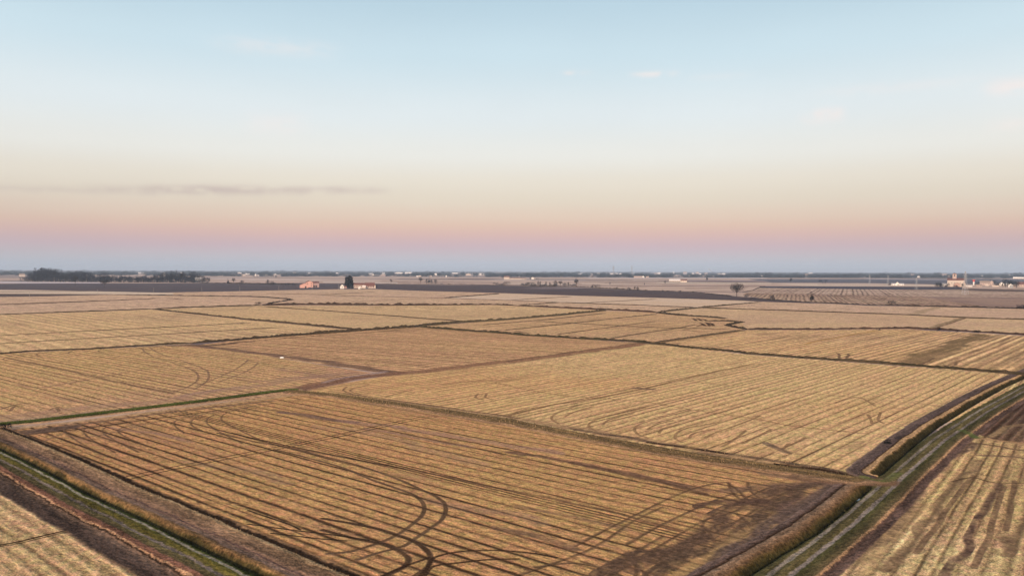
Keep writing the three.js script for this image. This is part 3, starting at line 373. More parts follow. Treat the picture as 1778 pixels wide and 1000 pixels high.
function tile(x0, x1, d0, d1, cell, W, H, splits, bumpy) {
  const nx = Math.round((x1 - x0) / cell), nd = Math.round((d1 - d0) / cell), cx = (x1 - x0) / nx, cd = (d1 - d0) / nd, VX = nx + 1, VD = nd + 1;
  const h = new Float32Array(VX * VD), own = new Uint8Array(nx * nd);
  raster(x0 - cx / 2, x1 + cx / 2, d0 - cd / 2, d1 + cd / 2, VX, VD, (op, i, x, d, s, u) => { if (op.h && Math.abs(s) < op.half) { const v = op.h(s); if (v) h[i] = v < 0 ? Math.min(h[i], v) : Math.max(h[i], v); if (op.key === 'crossing') h[i] = Math.max(v, 0); } });
  raster(x0, x1, d0, d1, nx, nd, (op, i, x, d, s) => { if (op.key && (op.kind === 'poly' || Math.abs(s) < op.half - 0.6)) own[i] = owners[op.key].id; });
  for (let i = 0; i < h.length; i++) { const x = x0 + (i % VX) * cx, d = d0 + Math.floor(i / VX) * cd; h[i] += (fbm(x * 0.05, d * 0.05) - 0.5) * 0.12; }
  const mats = []; for (let k = 0; k < splits; k++) { mats.push(groundMats.length); groundMats.push(paintTile(mix(x0, x1, k / splits), mix(x0, x1, (k + 1) / splits), d0, d1, W, H, bumpy)); }
  const per = nx / splits, bins = new Map();
  for (let j = 0; j < nd; j++) for (let i = 0; i < nx; i++) { const k = own[j * nx + i] * 8 + Math.min(splits - 1, Math.floor(i / per)); if (!bins.has(k)) bins.set(k, []); bins.get(k).push(j * nx + i); }
  for (const [k, cells] of bins) {
    const id = k >> 3, sp = k & 7, map = new Map(), pos = [], uv = [], nor = [], idx = [], xa = mix(x0, x1, sp / splits), xb = mix(x0, x1, (sp + 1) / splits);
    const vert = (i, j) => { const q = j * VX + i; let v = map.get(q); if (v === undefined) { v = pos.length / 3; map.set(q, v); const x = x0 + i * cx, d = d0 + j * cd; pos.push(x, h[q], -d); uv.push((x - xa) / (xb - xa), (d - d0) / (d1 - d0));
      const gx = (h[j * VX + Math.min(nx, i + 1)] - h[j * VX + Math.max(0, i - 1)]) / (2 * cx), gd = (h[Math.min(nd, j + 1) * VX + i] - h[Math.max(0, j - 1) * VX + i]) / (2 * cd), l = Math.hypot(gx, gd, 1); nor.push(-gx / l, 1 / l, gd / l); } return v; };
    for (const c of cells) { const i = c % nx, j = Math.floor(c / nx), a = vert(i, j), b = vert(i + 1, j), e = vert(i + 1, j + 1), f = vert(i, j + 1); idx.push(a, b, e, a, e, f); }
    owners[keys[id]].geos.push({ mat: mats[sp], pos, uv, nor, idx });
  }
  const before = fieldHeight; fieldHeight = (x, d) => (x >= x0 && x < x1 && d >= d0 && d < d1) ? h[Math.round((d - d0) / cd) * VX + Math.round((x - x0) / cx)] : before(x, d);
}
tile(-216, 216, 78, 286, 0.5, 2048, 2048, 2, true);
tile(-520, 520, 286, 702, 2, 2048, 1024, 2, true);
tile(-1760, 1760, 702, 2402, 10, 2048, 1024, 2, false);
tile(-18000, 18000, 2402, 26402, 400, 2048, 1024, 1, false);
for (const key of keys) {
  const { name, label, geos } = owners[key]; if (!geos.length) continue;
  const g = new THREE.BufferGeometry(), n = geos.reduce((a, e) => a + e.pos.length / 3, 0), pos = new Float32Array(n * 3), nor = new Float32Array(n * 3), uv = new Float32Array(n * 2), idx = new Uint32Array(geos.reduce((a, e) => a + e.idx.length, 0)), mats = [];
  let v = 0, q = 0; for (const e of geos) { pos.set(e.pos, v * 3); nor.set(e.nor, v * 3); uv.set(e.uv, v * 2); for (let k = 0; k < e.idx.length; k++) idx[q + k] = e.idx[k] + v; g.addGroup(q, e.idx.length, mats.length); mats.push(groundMats[e.mat]); v += e.pos.length / 3; q += e.idx.length; }
  g.setAttribute('position', new THREE.BufferAttribute(pos, 3)); g.setAttribute('normal', new THREE.BufferAttribute(nor, 3)); g.setAttribute('uv', new THREE.BufferAttribute(uv, 2)); g.setIndex(new THREE.BufferAttribute(idx, 1));
  tag(put(new THREE.Mesh(g, mats.length > 1 ? mats : mats[0]), name), label, null, null, 'structure');
}
{ // the plain itself, under and around the fields
  const m = new THREE.MeshStandardMaterial({ color: albC(170, 140, 116), roughness: 1 }); const g = new THREE.CircleGeometry(60000, 96); g.rotateX(-Math.PI / 2);
  const o = put(new THREE.Mesh(g, m), 'ground'); o.position.y = -3; tag(o, 'flat plain of bare soil under the fields', null, null, 'structure');
}

// ------------------------------------------------------------------ weedy banks along the ditches, standing up from the plain
function noiseMap(size, lo, hi, fx, fy, seed) { const a = new Uint8Array(size * size * 4), r = rng(seed); for (let j = 0; j < size; j++) for (let i = 0; i < size; i++) { const u = i / size, v = j / size, w = (k) => 0.5 + 0.5 * Math.sin(6.283 * (u * k[0] + v * k[1]) + k[2]);
  const n = 0.5 * vn(u * fx, v * fy) + 0.25 * r() + 0.25 * w([fx >> 2, 1, 2]) , q = (j * size + i) * 4; a[q] = a[q + 1] = a[q + 2] = 255 * mix(lo, hi, clamp(n)); a[q + 3] = 255; }
  const t = new THREE.DataTexture(a, size, size); t.wrapS = t.wrapT = THREE.RepeatWrapping; t.magFilter = t.minFilter = THREE.LinearFilter; t.needsUpdate = true; return t; }
const WEED = noiseMap(256, 0.5, 1.0, 64, 24, 3), PLASTER = noiseMap(128, 0.86, 1.0, 16, 16, 4), TILES = noiseMap(128, 0.7, 1.0, 32, 16, 5);
const mat = (c, map, extra = {}) => { const m = new THREE.MeshStandardMaterial({ color: c, map: map ?? null, roughness: 0.95, ...extra }); m.specularIntensity = 0.2; return m; };
const rgb = (r, g, b) => new THREE.Color().setRGB(r, g, b);
const weedMat = mat(rgb(1, 1, 1), WEED, { vertexColors: true, side: THREE.DoubleSide }); weedMat.specularIntensity = 0;
function smooth(pts, n = 6) { const out = []; for (let i = 0; i + 1 < pts.length; i++) { const a = pts[Math.max(0, i - 1)], b = pts[i], c = pts[i + 1], e = pts[Math.min(pts.length - 1, i + 2)]; for (let k = 0; k < n; k++) { const t = k / n, t2 = t * t, t3 = t2 * t; out.push([0, 1].map((q) => 0.5 * (2 * b[q] + (c[q] - a[q]) * t + (2 * a[q] - 5 * b[q] + 4 * c[q] - e[q]) * t2 + (3 * b[q] - a[q] - 3 * c[q] + e[q]) * t3))); } } out.push(pts[pts.length - 1]); return out; }
function along(pts, step) { const out = []; let run = 0; for (let i = 0; i + 1 < pts.length; i++) { const [ax, ad] = pts[i], [bx, bd] = pts[i + 1], l = Math.hypot(bx - ax, bd - ad), n = Math.max(1, Math.round(l / step(ax, ad))); for (let k = 0; k < n; k++) out.push([mix(ax, bx, k / n), mix(ad, bd, k / n), (bx - ax) / l, (bd - ad) / l, run + l * k / n]); run += l; } const e = pts[pts.length - 1], q = out[out.length - 1]; out.push([e[0], e[1], q[2], q[3], run]); return out; }
let bankSeed = 0;
function bank(label, str, t0, t1, wide, c1, c2 = c1, ragged = 0.6, name = 'weedy_bank', lowers = 0) {
  const seed = ++bankSeed * 17.3, q = along(PL(str), (x, d) => clamp(d / 260, 0.9, 9)), n = q.length, pos = [], uv = [], col = [], idx = [], prof = [[-1, -0.25], [-0.62, 0.3], [-0.3, 0.85], [0.05, 1], [0.4, 0.7], [0.7, 0.28], [1, -0.25]], M = prof.length;
  q.forEach(([x, d, tx, td, u], i) => {
    const T = mix(t0, t1, i / (n - 1)) * 0.86, H = T * d / FOCAL, W = Math.max(wide, H * 1.1), end = Math.min(1, 0.35 + Math.min(i, n - 1 - i) * 0.2), clump = 0.55 * fbm(u * 0.07 + seed, 2) + 0.45 * fbm(u * 0.012 + seed, 7), tuft = hash(i, bankSeed), s = sm(0.25, 0.75, clump + (tuft - 0.5) * 0.4);
    prof.forEach(([o, k], j) => {
      const jit = 1 + (hash(i * 7 + j, bankSeed + 3) - 0.5) * ragged, hh = k < 0 ? k : k * H * end * jit * (0.78 + 0.45 * sm(0.2, 0.75, clump)) * (1 + (tuft - 0.5) * ragged * 0.7), w = o * W * 0.5 * (0.8 + 0.4 * hash(i, j + 40));
      pos.push(x + td * w + (hash(i, j) - 0.5) * 0.3, hh - lowers, -(d - tx * w)); uv.push(u * 0.11, o * W * 0.09 + k * H * 0.1); const g = 0.8 + 0.4 * hash(i + 9, j), c = [0, 1, 2].map((e) => mix([c1.r, c1.g, c1.b][e], [c2.r, c2.g, c2.b][e], s) * g); col.push(...c);
    });
    if (i) for (let j = 0; j + 1 < M; j++) { const a = (i - 1) * M + j, b = i * M + j; idx.push(a, b, a + 1, b, b + 1, a + 1); }
  });
  const g = new THREE.BufferGeometry(); g.setAttribute('position', new THREE.Float32BufferAttribute(pos, 3)); g.setAttribute('uv', new THREE.Float32BufferAttribute(uv, 2)); g.setAttribute('color', new THREE.Float32BufferAttribute(col, 3)); g.setIndex(idx); g.computeVertexNormals();
  return tag(put(new THREE.Mesh(g, weedMat), name), label, null, null, 'structure');
}
const K1 = rgb(.05, .033, .022), K2 = rgb(.085, .06, .036), K3 = rgb(.11, .08, .052), KG = rgb(.055, .046, .024), KR = rgb(.075, .04, .028), KB = rgb(.035, .028, .03);
bank('long dark weedy ditch bank from the left edge to the picture centre, lower part', '-60,618 0,614.5 50,610.5 150,606.8 300,597.5 330,596', 2.6, 3.2, 2.2, K1, K2, .4);
bank('dark ragged ditch bank crossing below the far left field', '330,596.5 400,591.5 480,585 580,578 640,573.5 728,567.5', 3.6, 4.2, 2.6, K1, K2, .9);
bank('olive weedy bank rising to the right through the centre fields', '728,567 790,561.5 860,557 971,548 1051,539.5', 4, 3, 3, K2, rgb(.12, .09, .05), .6);
bank('second thin bank beside the olive weedy bank', '700,568.5 760,561 840,556.5', 2, 2, 2, K1, K2, .7);
bank('straight dark bank slanting down between two far left fields', '263,537 432,555.5 580,569 630,574', 2.2, 3.4, 2.4, K1, K2, .5);
bank('thin dark bank at left between pinkish and tan stubble', '-60,549 0,546.5 169,540.4 263,537', 1.4, 2, 2, K1, K2, .4);
bank('dark weedy bank across the middle distance, left part', '263,537 320,534.5 457,530.5', 2, 2, 2.5, K1, K2, .5);
bank('dark ragged weedy bank across the middle distance, centre part', '457,530.8 520,529.5 580,529.8 695,530.6 780,530 860,529.2 899,531.3', 3.6, 2.4, 3, KR, K1, .9);
bank('dark bank running on to the right from the centre junction', '899,531.3 1009,536.5 1080,539.5 1142,543', 2.4, 3, 3, K1, KR, .5);
bank('dark shaggy bank with a pointed end right of the centre junction', '1142,543.5 1184,548 1228,550.5 1262,553.4', 2.8, 2, 5, K1, K2, .7);
bank('second shaggy tongue of dark weeds below the pointed bank', '1225,557.5 1260,557.6 1291,559', 2, 1.6, 5, K1, K2, .8);
bank('dark weedy bend where the jagged field edge turns', '1291,559 1276,562 1262,565 1278,568.5 1296,572', 2.2, 3, 4, K1, K2, .8);
bank('pale brown bank rising from the junction to the dark strip at right', '1142,542.5 1215,534.8 1272,529.3 1322,524.8', 3, 1.2, 3, K2, K3, .5);
bank('thin straight bank above the pale right field', '971,525.5 1120,530.6 1214,534.5', 1.3, 1.4, 2, K1, K2, .4);
bank('thin short bank joining two far banks at the centre', '899,530.8 971,525.5', 1.5, 1.3, 2, K1, K2, .4);
bank('long thin dark bank across the right side fields', '1214,534.6 1420,541.6 1581,547.2 1666,551.8 1778,555.2 1900,560', 1.7, 2.2, 2, K1, K2, .4);
bank('dark reddish ditch bank across the right with shrubs on it', '1296,572 1400,572.2 1480,571.2 1581,570.8 1630,572.6 1719,578.3 1778,582 1900,589', 2.6, 4.4, 2.6, KR, K1, .6);
bank('dark green ditch bank below the grid of thin ruts', '728,567.8 779,572 860,577.8 904,582 1009,588.7 1110,593.5 1137,596', 2.6, 3.4, 2.4, K1, KG, .7);
bank('deep dark ditch bank along the top of the golden field', '1130,596 1204,604.9 1272,610.5 1300,615 1400,622.5 1581,635 1700,644 1778,651.5 1900,663', 3.6, 5.4, 2.2, rgb(.045, .036, .02), K2, .45);
bank('short dark bank pointing right above the pale far strip', '769,517.5 820,514 866,510.5', 1.4, 1.8, 2.5, K1, K2, .4);
bank('low dark curved bank beside the reddish shrubs, far left', '194,511.8 280,513.2 432,515.3 466,516.8 508,520.3', 1.1, 2, 4, K1, KB, .6);
bank('dark bend of weeds below the curved bank, far left', '508,520.5 482,524.6 462,528', 1.4, 2.6, 4, K1, KR, .8);
bank('low hedge line below the dark ploughed strip at right', '1289,519 1322,520 1400,525 1506,530.2 1634,533 1778,536.2 1900,540', 1.4, 2.6, 3, KB, K1, .9, 'hedge_bank');
bank('low dark hedge line behind the dark ploughed strip', '855,495.6 905,496.2 1000,498 1030,499.6 1111,504.4 1204,507.6 1272,514', 1.2, 1.2, 4, KB, K1, .9, 'hedge_bank');
bank('dark hedge line left of the coral house', '345,491.8 420,492.6 470,493.6 520,494.4', 1.4, 1.6, 5, KB, K1, .8, 'hedge_bank');
bank('thin hedge line behind the long red-roofed farm', '652,493 720,492.6 860,495.2', .7, .7, 4, KB, K1, .9, 'hedge_bank');
bank('faint dark bank rising to the dark strip beside the lone tree', '1289,508 1309,503.8 1322,497.8', .9, .9, 3, K1, K2, .4);
bank('thin dark bank at the far left edge under the pale strip', '-40,530 169,523 278,518.2', 1.0, 1.2, 2.5, K1, K2, .3);

for (const [label, str, t] of [['thin low levee, upper of two across the far left field', '-40,584.8 0,582.8 150,575 300,567.6 432,561', 1.0], ['thin low levee, lower of two across the far left field', '-40,598.6 0,596.6 150,588 300,579.5 482,569', 1.0], ['thin straight levee slanting down through the smooth field left of centre', '462,533 580,541 746,554 805,558', 1.5], ['thin levee across the grid field, uppermost of the three rising ones', '840,564 950,555 1051,544', .9], ['thin levee across the grid field, middle of the three rising ones', '874,574 983,562.5 1059,554 1140,545.7', 1.0], ['thin levee across the grid field, lowest of the three rising ones', '967,581 1026,572.7 1076,566 1140,558', .8],
  ['thin levee rising along the right end of the grid field', '1059,588 1110,579.4 1140,575 1170,571 1208,564', .9], ['thin levee sloping down across the grid field', '931,558.3 1000,561.7 1076,566 1140,569 1272,572', .9], ['soft brown levee below the jagged field corner', '1137,595 1213,584.5 1289,574', 2.2], ['faint levee in the pale upper fields above the long weedy bank', '560,513 769,517.5 860,521 924,523 975,525.4', .7], ['short faint levee below the coral house', '470,509.6 560,512 651,507', .6], ['faint levee in the pale far strip, right of centre', '1017,526 1140,519.5', .7], ['faint levee in the pale far strip, centre', '890,521 992,515', .7]]) bank(label, str, t, t, 1.4, K2, K3, .4, 'earth_levee');
// ------------------------------------------------------------------ plants: prototypes one unit tall
function mergeParts(list) { return mergeGeometries(list.map((g) => { const q = g.index ? g.toNonIndexed() : g; for (const k of Object.keys(q.attributes)) if (!['position', 'normal', 'uv', 'color'].includes(k)) q.deleteAttribute(k); return q; })); }
function limb(a, b, r0, r1, sides = 5) { const va = new THREE.Vector3(...a), vb = new THREE.Vector3(...b), l = va.distanceTo(vb), g = new THREE.CylinderGeometry(r1, r0, l, sides, 1, true); g.translate(0, l / 2, 0); g.applyQuaternion(new THREE.Quaternion().setFromUnitVectors(new THREE.Vector3(0, 1, 0), vb.clone().sub(va).normalize())); g.translate(...a); return g; }
function twigs(R, blobs, count, len, wid, tone) {                 // many slim leaf-like pieces through the crown's volume
  const pos = [], nor = [], uv = [], col = [], v = new THREE.Vector3(), e = new THREE.Vector3(), f = new THREE.Vector3();
  const total = blobs.reduce((a, b) => a + b[4], 0);
  for (const [bx, by, bz, br, share, squash = 1] of blobs) for (let k = 0; k < count * share / total; k++) {
    do v.set(R() * 2 - 1, R() * 2 - 1, R() * 2 - 1); while (v.lengthSq() > 1); const rim = Math.sqrt(v.length()); v.normalize().multiplyScalar(rim * br); v.y *= squash;
    e.set(v.x, v.y + br * 0.7, v.z).normalize().add(new THREE.Vector3(R() - 0.5, R() - 0.4, R() - 0.5).multiplyScalar(1.1)).normalize(); f.set(R() - 0.5, R() - 0.5, R() - 0.5).cross(e).normalize();
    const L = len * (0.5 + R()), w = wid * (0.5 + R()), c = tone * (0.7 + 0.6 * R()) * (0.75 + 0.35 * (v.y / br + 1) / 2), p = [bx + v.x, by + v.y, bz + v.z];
    const q = [[0, 0], [0.45, 1], [1, 0], [0, 0], [1, 0], [0.5, -1]]; const n = e.clone().cross(f);
    for (const [a, b] of q) { pos.push(p[0] + e.x * L * a + f.x * w * b, Math.max(0.004, p[1] + e.y * L * a + f.y * w * b), p[2] + e.z * L * a + f.z * w * b); nor.push(n.x, n.y, n.z); uv.push(a, b); col.push(c, c, c); }
  }
  const g = new THREE.BufferGeometry(); g.setAttribute('position', new THREE.Float32BufferAttribute(pos, 3)); g.setAttribute('normal', new THREE.Float32BufferAttribute(nor, 3)); g.setAttribute('uv', new THREE.Float32BufferAttribute(uv, 2)); g.setAttribute('color', new THREE.Float32BufferAttribute(col, 3)); return g;
}
const leafMat = (c) => mat(c, null, { vertexColors: true, side: THREE.DoubleSide, roughness: 1 });
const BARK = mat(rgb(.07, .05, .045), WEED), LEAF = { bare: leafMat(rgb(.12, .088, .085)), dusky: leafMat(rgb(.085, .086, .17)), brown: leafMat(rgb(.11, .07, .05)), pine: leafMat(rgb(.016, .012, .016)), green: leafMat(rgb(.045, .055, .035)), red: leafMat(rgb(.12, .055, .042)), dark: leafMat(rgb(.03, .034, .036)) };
function bareTree(seed, { spread = 0.32, base = 0.28, count = 520, lobes = 7, leaf = 'bare', len = 0.09, wid = 0.011, top = 0.8, puff = 1 } = {}) {
  const R = rng(seed), tr = [limb([0, -0.01, 0], [0.01, base, 0], 0.028, 0.019), limb([0.01, base, 0], [-0.01, top, 0.01], 0.019, 0.005)], blobs = [[0, top, 0, 0.17, 1.2]];
  for (let k = 0; k < lobes; k++) { const a = k / lobes * 6.283 + R(), y0 = base + (0.06 + 0.4 * R()) * (top - base), y1 = Math.min(top, y0 + 0.12 + 0.22 * R()), r = spread * (0.55 + 0.5 * R()) * (1 - 0.35 * (y1 - base)), e = [Math.cos(a) * r, y1, Math.sin(a) * r]; tr.push(limb([0, y0, 0], e, 0.012, 0.004, 4)); for (let m = 0; m < 2; m++) tr.push(limb(e, [e[0] * 1.3 + (R() - .5) * .1, Math.min(.98, y1 + 0.07 + 0.08 * R()), e[2] * 1.3 + (R() - .5) * .1], 0.005, 0.002, 3)); blobs.push([e[0], y1 + 0.03, e[2], (0.12 + 0.05 * R()) * puff, 1]); }
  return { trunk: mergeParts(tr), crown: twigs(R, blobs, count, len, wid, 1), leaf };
}
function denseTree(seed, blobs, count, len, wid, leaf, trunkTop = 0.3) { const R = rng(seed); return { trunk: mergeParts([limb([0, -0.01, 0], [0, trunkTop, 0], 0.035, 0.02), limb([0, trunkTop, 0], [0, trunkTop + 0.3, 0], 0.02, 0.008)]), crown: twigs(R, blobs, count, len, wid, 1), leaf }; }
const heap = (seed, n, spread, hi) => { const R = rng(seed), b = []; for (let k = 0; k < n; k++) b.push([(R() - 0.5) * spread, 0.12 + R() * hi, (R() - 0.5) * spread, 0.2 + 0.16 * R(), 1]); return b; };
const PROTO = {
  bare1: bareTree(11), bare2: bareTree(12, { spread: 0.26, lobes: 8, base: 0.22 }), bare3: bareTree(13, { spread: 0.4, lobes: 9, base: 0.34, count: 620 }), lone: bareTree(14, { spread: 0.42, lobes: 15, base: 0.2, count: 1300, wid: 0.008, len: .1, top: .82, puff: 1.35 }),
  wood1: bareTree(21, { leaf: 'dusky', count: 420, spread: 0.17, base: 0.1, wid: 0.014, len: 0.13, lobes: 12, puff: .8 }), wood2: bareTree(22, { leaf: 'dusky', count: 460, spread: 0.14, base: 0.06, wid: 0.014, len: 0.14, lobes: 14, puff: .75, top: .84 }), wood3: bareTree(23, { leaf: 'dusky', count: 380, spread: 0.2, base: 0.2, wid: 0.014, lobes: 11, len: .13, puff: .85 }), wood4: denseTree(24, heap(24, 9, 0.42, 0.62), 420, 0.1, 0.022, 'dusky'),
  poplar: denseTree(31, [[0, .3, 0, .09, 1], [0, .5, 0, .1, 1], [0, .68, 0, .09, 1], [0, .84, 0, .06, .7], [0, .93, 0, .04, .4]], 260, 0.09, 0.014, 'dusky', .3),
  conifer: denseTree(41, [[0, .2, 0, .15, .8], [.1, .32, .04, .19, 1], [-.12, .36, 0, .2, 1], [.05, .45, -.05, .22, 1], [-.1, .52, .05, .2, 1], [.12, .58, 0, .18, 1], [-.08, .68, 0, .18, 1], [-.2, .78, 0, .11, .7], [.08, .8, .04, .15, 1], [.07, .92, 0, .09, .6], [.26, .42, 0, .1, .5], [.24, .27, .06, .12, .6], [-.24, .5, 0, .1, .5], [-.22, .24, 0, .1, .5]], 2400, 0.075, 0.024, 'pine', .4),
  shrub1: denseTree(51, heap(51, 6, 0.75, 0.42), 300, 0.14, 0.03, 'dusky', .2), shrub2: denseTree(52, heap(52, 7, 1.1, 0.4), 320, 0.15, 0.03, 'dusky', .2), shrub3: denseTree(53, heap(53, 6, 0.8, 0.45), 260, 0.16, 0.022, 'bare', .2), redshrub: denseTree(54, heap(54, 7, 1.3, 0.35), 320, 0.16, 0.03, 'red', .15), greenshrub: denseTree(55, heap(55, 6, 0.8, 0.45), 320, 0.14, 0.035, 'green', .2),
};
const made = {};
function plant(proto, name, label, category, px, base, top, wide = 1, group, leaf) {
  const [x, d] = P(px, base), H = (base - top) * Math.hypot(x, d) / FOCAL, key = proto + name + (leaf ?? ''); let o;
  if (made[key]) { o = made[key].clone(); o.name = numbered(name); scene.add(o); o.userData = {}; } else { o = thing(name, [x, d]); part(o, 'trunk', PROTO[proto].trunk, BARK); part(o, 'crown', PROTO[proto].crown, LEAF[leaf ?? PROTO[proto].leaf]); made[key] = o; }
  o.position.set(x, 0, -d); o.rotation.y = hash(Math.round(px * 3), 5) * 6.283; o.scale.set(H * wide, H, H * wide); return tag(o, label, category, group);
}
{ // the wood on the left: every trunk of its front rows
  const tops = PL2('45,480 52,473 60,469 68,467.4 75,466.8 82,468 90,468.6 98,470 104,471 110,476 117,474 124,471.5 132,471.5 140,472 146,474 152,473 158,475.5 166,478 174,476 182,475.5 190,477 198,479 206,477.5 214,477 222,479.5 230,481 238,479 246,477 252,479 258,480 264,476.5 272,477 280,474.5 288,473 296,471.5 303,471.4 310,471.5 317,473 324,477.5 330,472.5 336,472.5 343,476 350,479 355,483'), R = rng(8);
  const topAt = (x) => { let i = 0; while (i < tops.length - 2 && tops[i + 1][0] < x) i++; return mix(tops[i][1], tops[i + 1][1], clamp((x - tops[i][0]) / (tops[i + 1][0] - tops[i][0]))); };
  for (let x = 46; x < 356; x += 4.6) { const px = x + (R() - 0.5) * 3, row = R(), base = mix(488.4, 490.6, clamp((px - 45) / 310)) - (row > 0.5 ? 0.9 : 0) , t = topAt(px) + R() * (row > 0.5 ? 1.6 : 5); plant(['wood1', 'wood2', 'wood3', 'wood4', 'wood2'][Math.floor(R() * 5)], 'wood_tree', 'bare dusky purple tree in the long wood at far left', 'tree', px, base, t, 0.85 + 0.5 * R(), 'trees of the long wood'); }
  for (let x = 47; x < 354; x += 8) { const px = x + (R() - 0.5) * 4, base = mix(489.2, 491.2, clamp((px - 45) / 310)); plant(R() > 0.5 ? 'shrub1' : 'shrub2', 'wood_shrub', 'dark low shrub at the foot of the long wood', 'shrub', px, base, base - 7 - 5 * R(), 1.0 + 0.4 * R(), 'undergrowth of the long wood'); }
}
function PL2(s) { return s.trim().split(/\s+/).map((q) => q.split(',').map(Number)); }
const T = (proto, label, px, base, top, wide) => plant(proto, /conifer/.test(proto) ? 'conifer' : /poplar/.test(proto) ? 'poplar' : 'bare_tree', label, 'tree', px, base, top, wide);
const Bsh = (proto, label, px, base, top, wide) => plant(proto, 'shrub', label, 'shrub', px, base, top, wide);
T('lone', 'tall bare tree standing alone on the edge of the striped field at right', 1280, 514.6, 492.6, 1);
T('conifer', 'big dark conifer between the white house and the long red-roofed farm', 605.5, 500.4, 479.6, 1.12);
T('bare1', 'slim bare tree in front of the long wood, by the pale strip', 129.5, 496, 480, .8); T('bare3', 'wide bare tree in the dark strip right of the slim tree', 180.5, 500, 486, 1.1);
T('wood2', 'small rounded bare tree, first right of the long wood', 395, 493.6, 485.5, .9); T('bare2', 'taller bare tree in the hedge, between two rounded small trees', 405, 492.6, 482, .9); T('wood4', 'rounded dark small tree in the hedge left of the dark evergreen', 419, 494, 486.8, 1.2);
T('wood4', 'dark bushy evergreen in the hedge left of the coral house', 464, 494, 485.5, .8); Bsh('shrub2', 'dark low thicket beside the bushy evergreen', 472, 494.2, 489.5, 1.5); Bsh('shrub3', 'grey leafless bush behind the dark thicket in the hedge', 470.5, 493.6, 487.4, .8); T('wood1', 'tiny round tree alone in the far stubble above the evergreen', 478.5, 483, 477.6, 1);
Bsh('shrub2', 'dark low bush in the hedge just left of the coral shed', 500, 494.4, 490.4, 1.6); Bsh('shrub1', 'second dark low bush nearest the coral shed', 509, 494.6, 491, 1.6);
T('bare1', 'thin pale bare tree behind the right end of the red-roofed farm', 678.5, 492.4, 484.5, .8); Bsh('greenshrub', 'greyish green hedge bush at the right end of the red-roofed farm', 652.5, 500.5, 494.5, .9); Bsh('greenshrub', 'grey green bush under the big dark conifer', 611, 500.8, 496.4, 1.2);
T('bare2', 'pale bare tree left of four dark trees, centre distance', 730, 492.6, 480, .8); T('poplar', 'leftmost of the four dark trees in the centre distance', 740.6, 492.6, 484, 1.6); T('wood2', 'tallest of the four dark trees in the centre distance', 744.6, 492.6, 483.6, .9); T('wood4', 'broad third of the four dark trees in the centre distance', 749, 492.7, 485.2, .9); T('wood4', 'pointed rightmost of the four dark trees in the centre distance', 756.4, 492.9, 484.4, .8); Bsh('shrub2', 'small dark bush right of the four dark trees', 767, 493.2, 491, 1.4);
Bsh('shrub3', 'pale leafless bush below the white walled farm, left', 860, 495.5, 489.6, 1.2); Bsh('shrub2', 'dark flat bush below the white walled farm', 868, 495.8, 491, 1.7); Bsh('shrub3', 'pale purple bush below the white walled farm, right', 881, 495.6, 487.8, 1.1); Bsh('shrub2', 'dark bush at the left start of the scrubby hedgerow', 908, 496.3, 490, 1.3); Bsh('shrub3', 'leafless bush near the left start of the scrubby hedgerow', 915, 496.3, 489.2, .9);
[[921, 489.6, 'shrub3'], [928, 491.6, 'shrub2'], [942.5, 491.6, 'shrub2'], [961, 491.5, 'shrub2'], [981, 491, 'shrub3'], [994, 491.4, 'shrub2']].forEach(([x, t, p], i) => Bsh(p, ['leafless bush between the hedgerow start and the two slim poplars', 'low dark bush just left of the two slim poplars', 'low dark bush right of the two slim poplars', 'low dark bush left of the bushy hedgerow trees', 'leafless bush right of the bushy hedgerow trees', 'low dark bush left of the tallest hedgerow tree'][i], x, 497.2, t, 1.4));
T('poplar', 'first of two slim poplars standing close in the scrubby hedgerow', 934.6, 496.8, 488, 1.4); T('poplar', 'second of two slim poplars standing close in the scrubby hedgerow', 938, 497, 488.8, 1.4); T('poplar', 'thin dark poplar alone between the poplar pair and the hedgerow trees', 948.4, 497, 489, 1.3); T('poplar', 'short dark poplar left of the bushy hedgerow trees', 954.8, 497.2, 490, 1.5); T('wood4', 'bushy dark tree in the middle of the scrubby hedgerow', 965.2, 497.4, 487, .9); T('bare3', 'wide leafless tree right of the bushy hedgerow tree', 973, 497.6, 487.4, .9); T('poplar', 'dark pointed tree left of the tallest hedgerow tree', 987, 497.8, 490, 1.6); T('bare2', 'tallest leafless tree at the right end of the scrubby hedgerow', 1001, 498.2, 482.8, .8);
Bsh('shrub1', 'small dark upright bush right of the tallest hedgerow tree', 1029.6, 499.6, 496, .8); Bsh('shrub3', 'wide pale leafless bush on the hedge line, above the dark strip', 1036, 500, 493, 1.5); Bsh('shrub3', 'lone pale bush on the hedge line, third from the hedgerow', 1071.5, 502.6, 498, 1); Bsh('shrub1', 'dark bush left of a pale pair on the hedge line', 1093.6, 503.8, 497.6, .9); T('bare2', 'left of a pale pair of leafless trees on the hedge line', 1102.6, 504.2, 497, .8); Bsh('shrub3', 'right of a pale pair on the hedge line, low and thin', 1108, 504.4, 497.6, .8); Bsh('shrub1', 'tiny dark bush on the hedge line, first beyond the pale pair', 1123, 504.8, 502.8, 1.2); Bsh('shrub1', 'tiny dark bush on the hedge line, second beyond the pale pair', 1151.6, 506, 503.2, 1.2); Bsh('shrub1', 'tiny dark bush on the hedge line, last before the lone tree', 1181.8, 507.2, 503.8, 1);
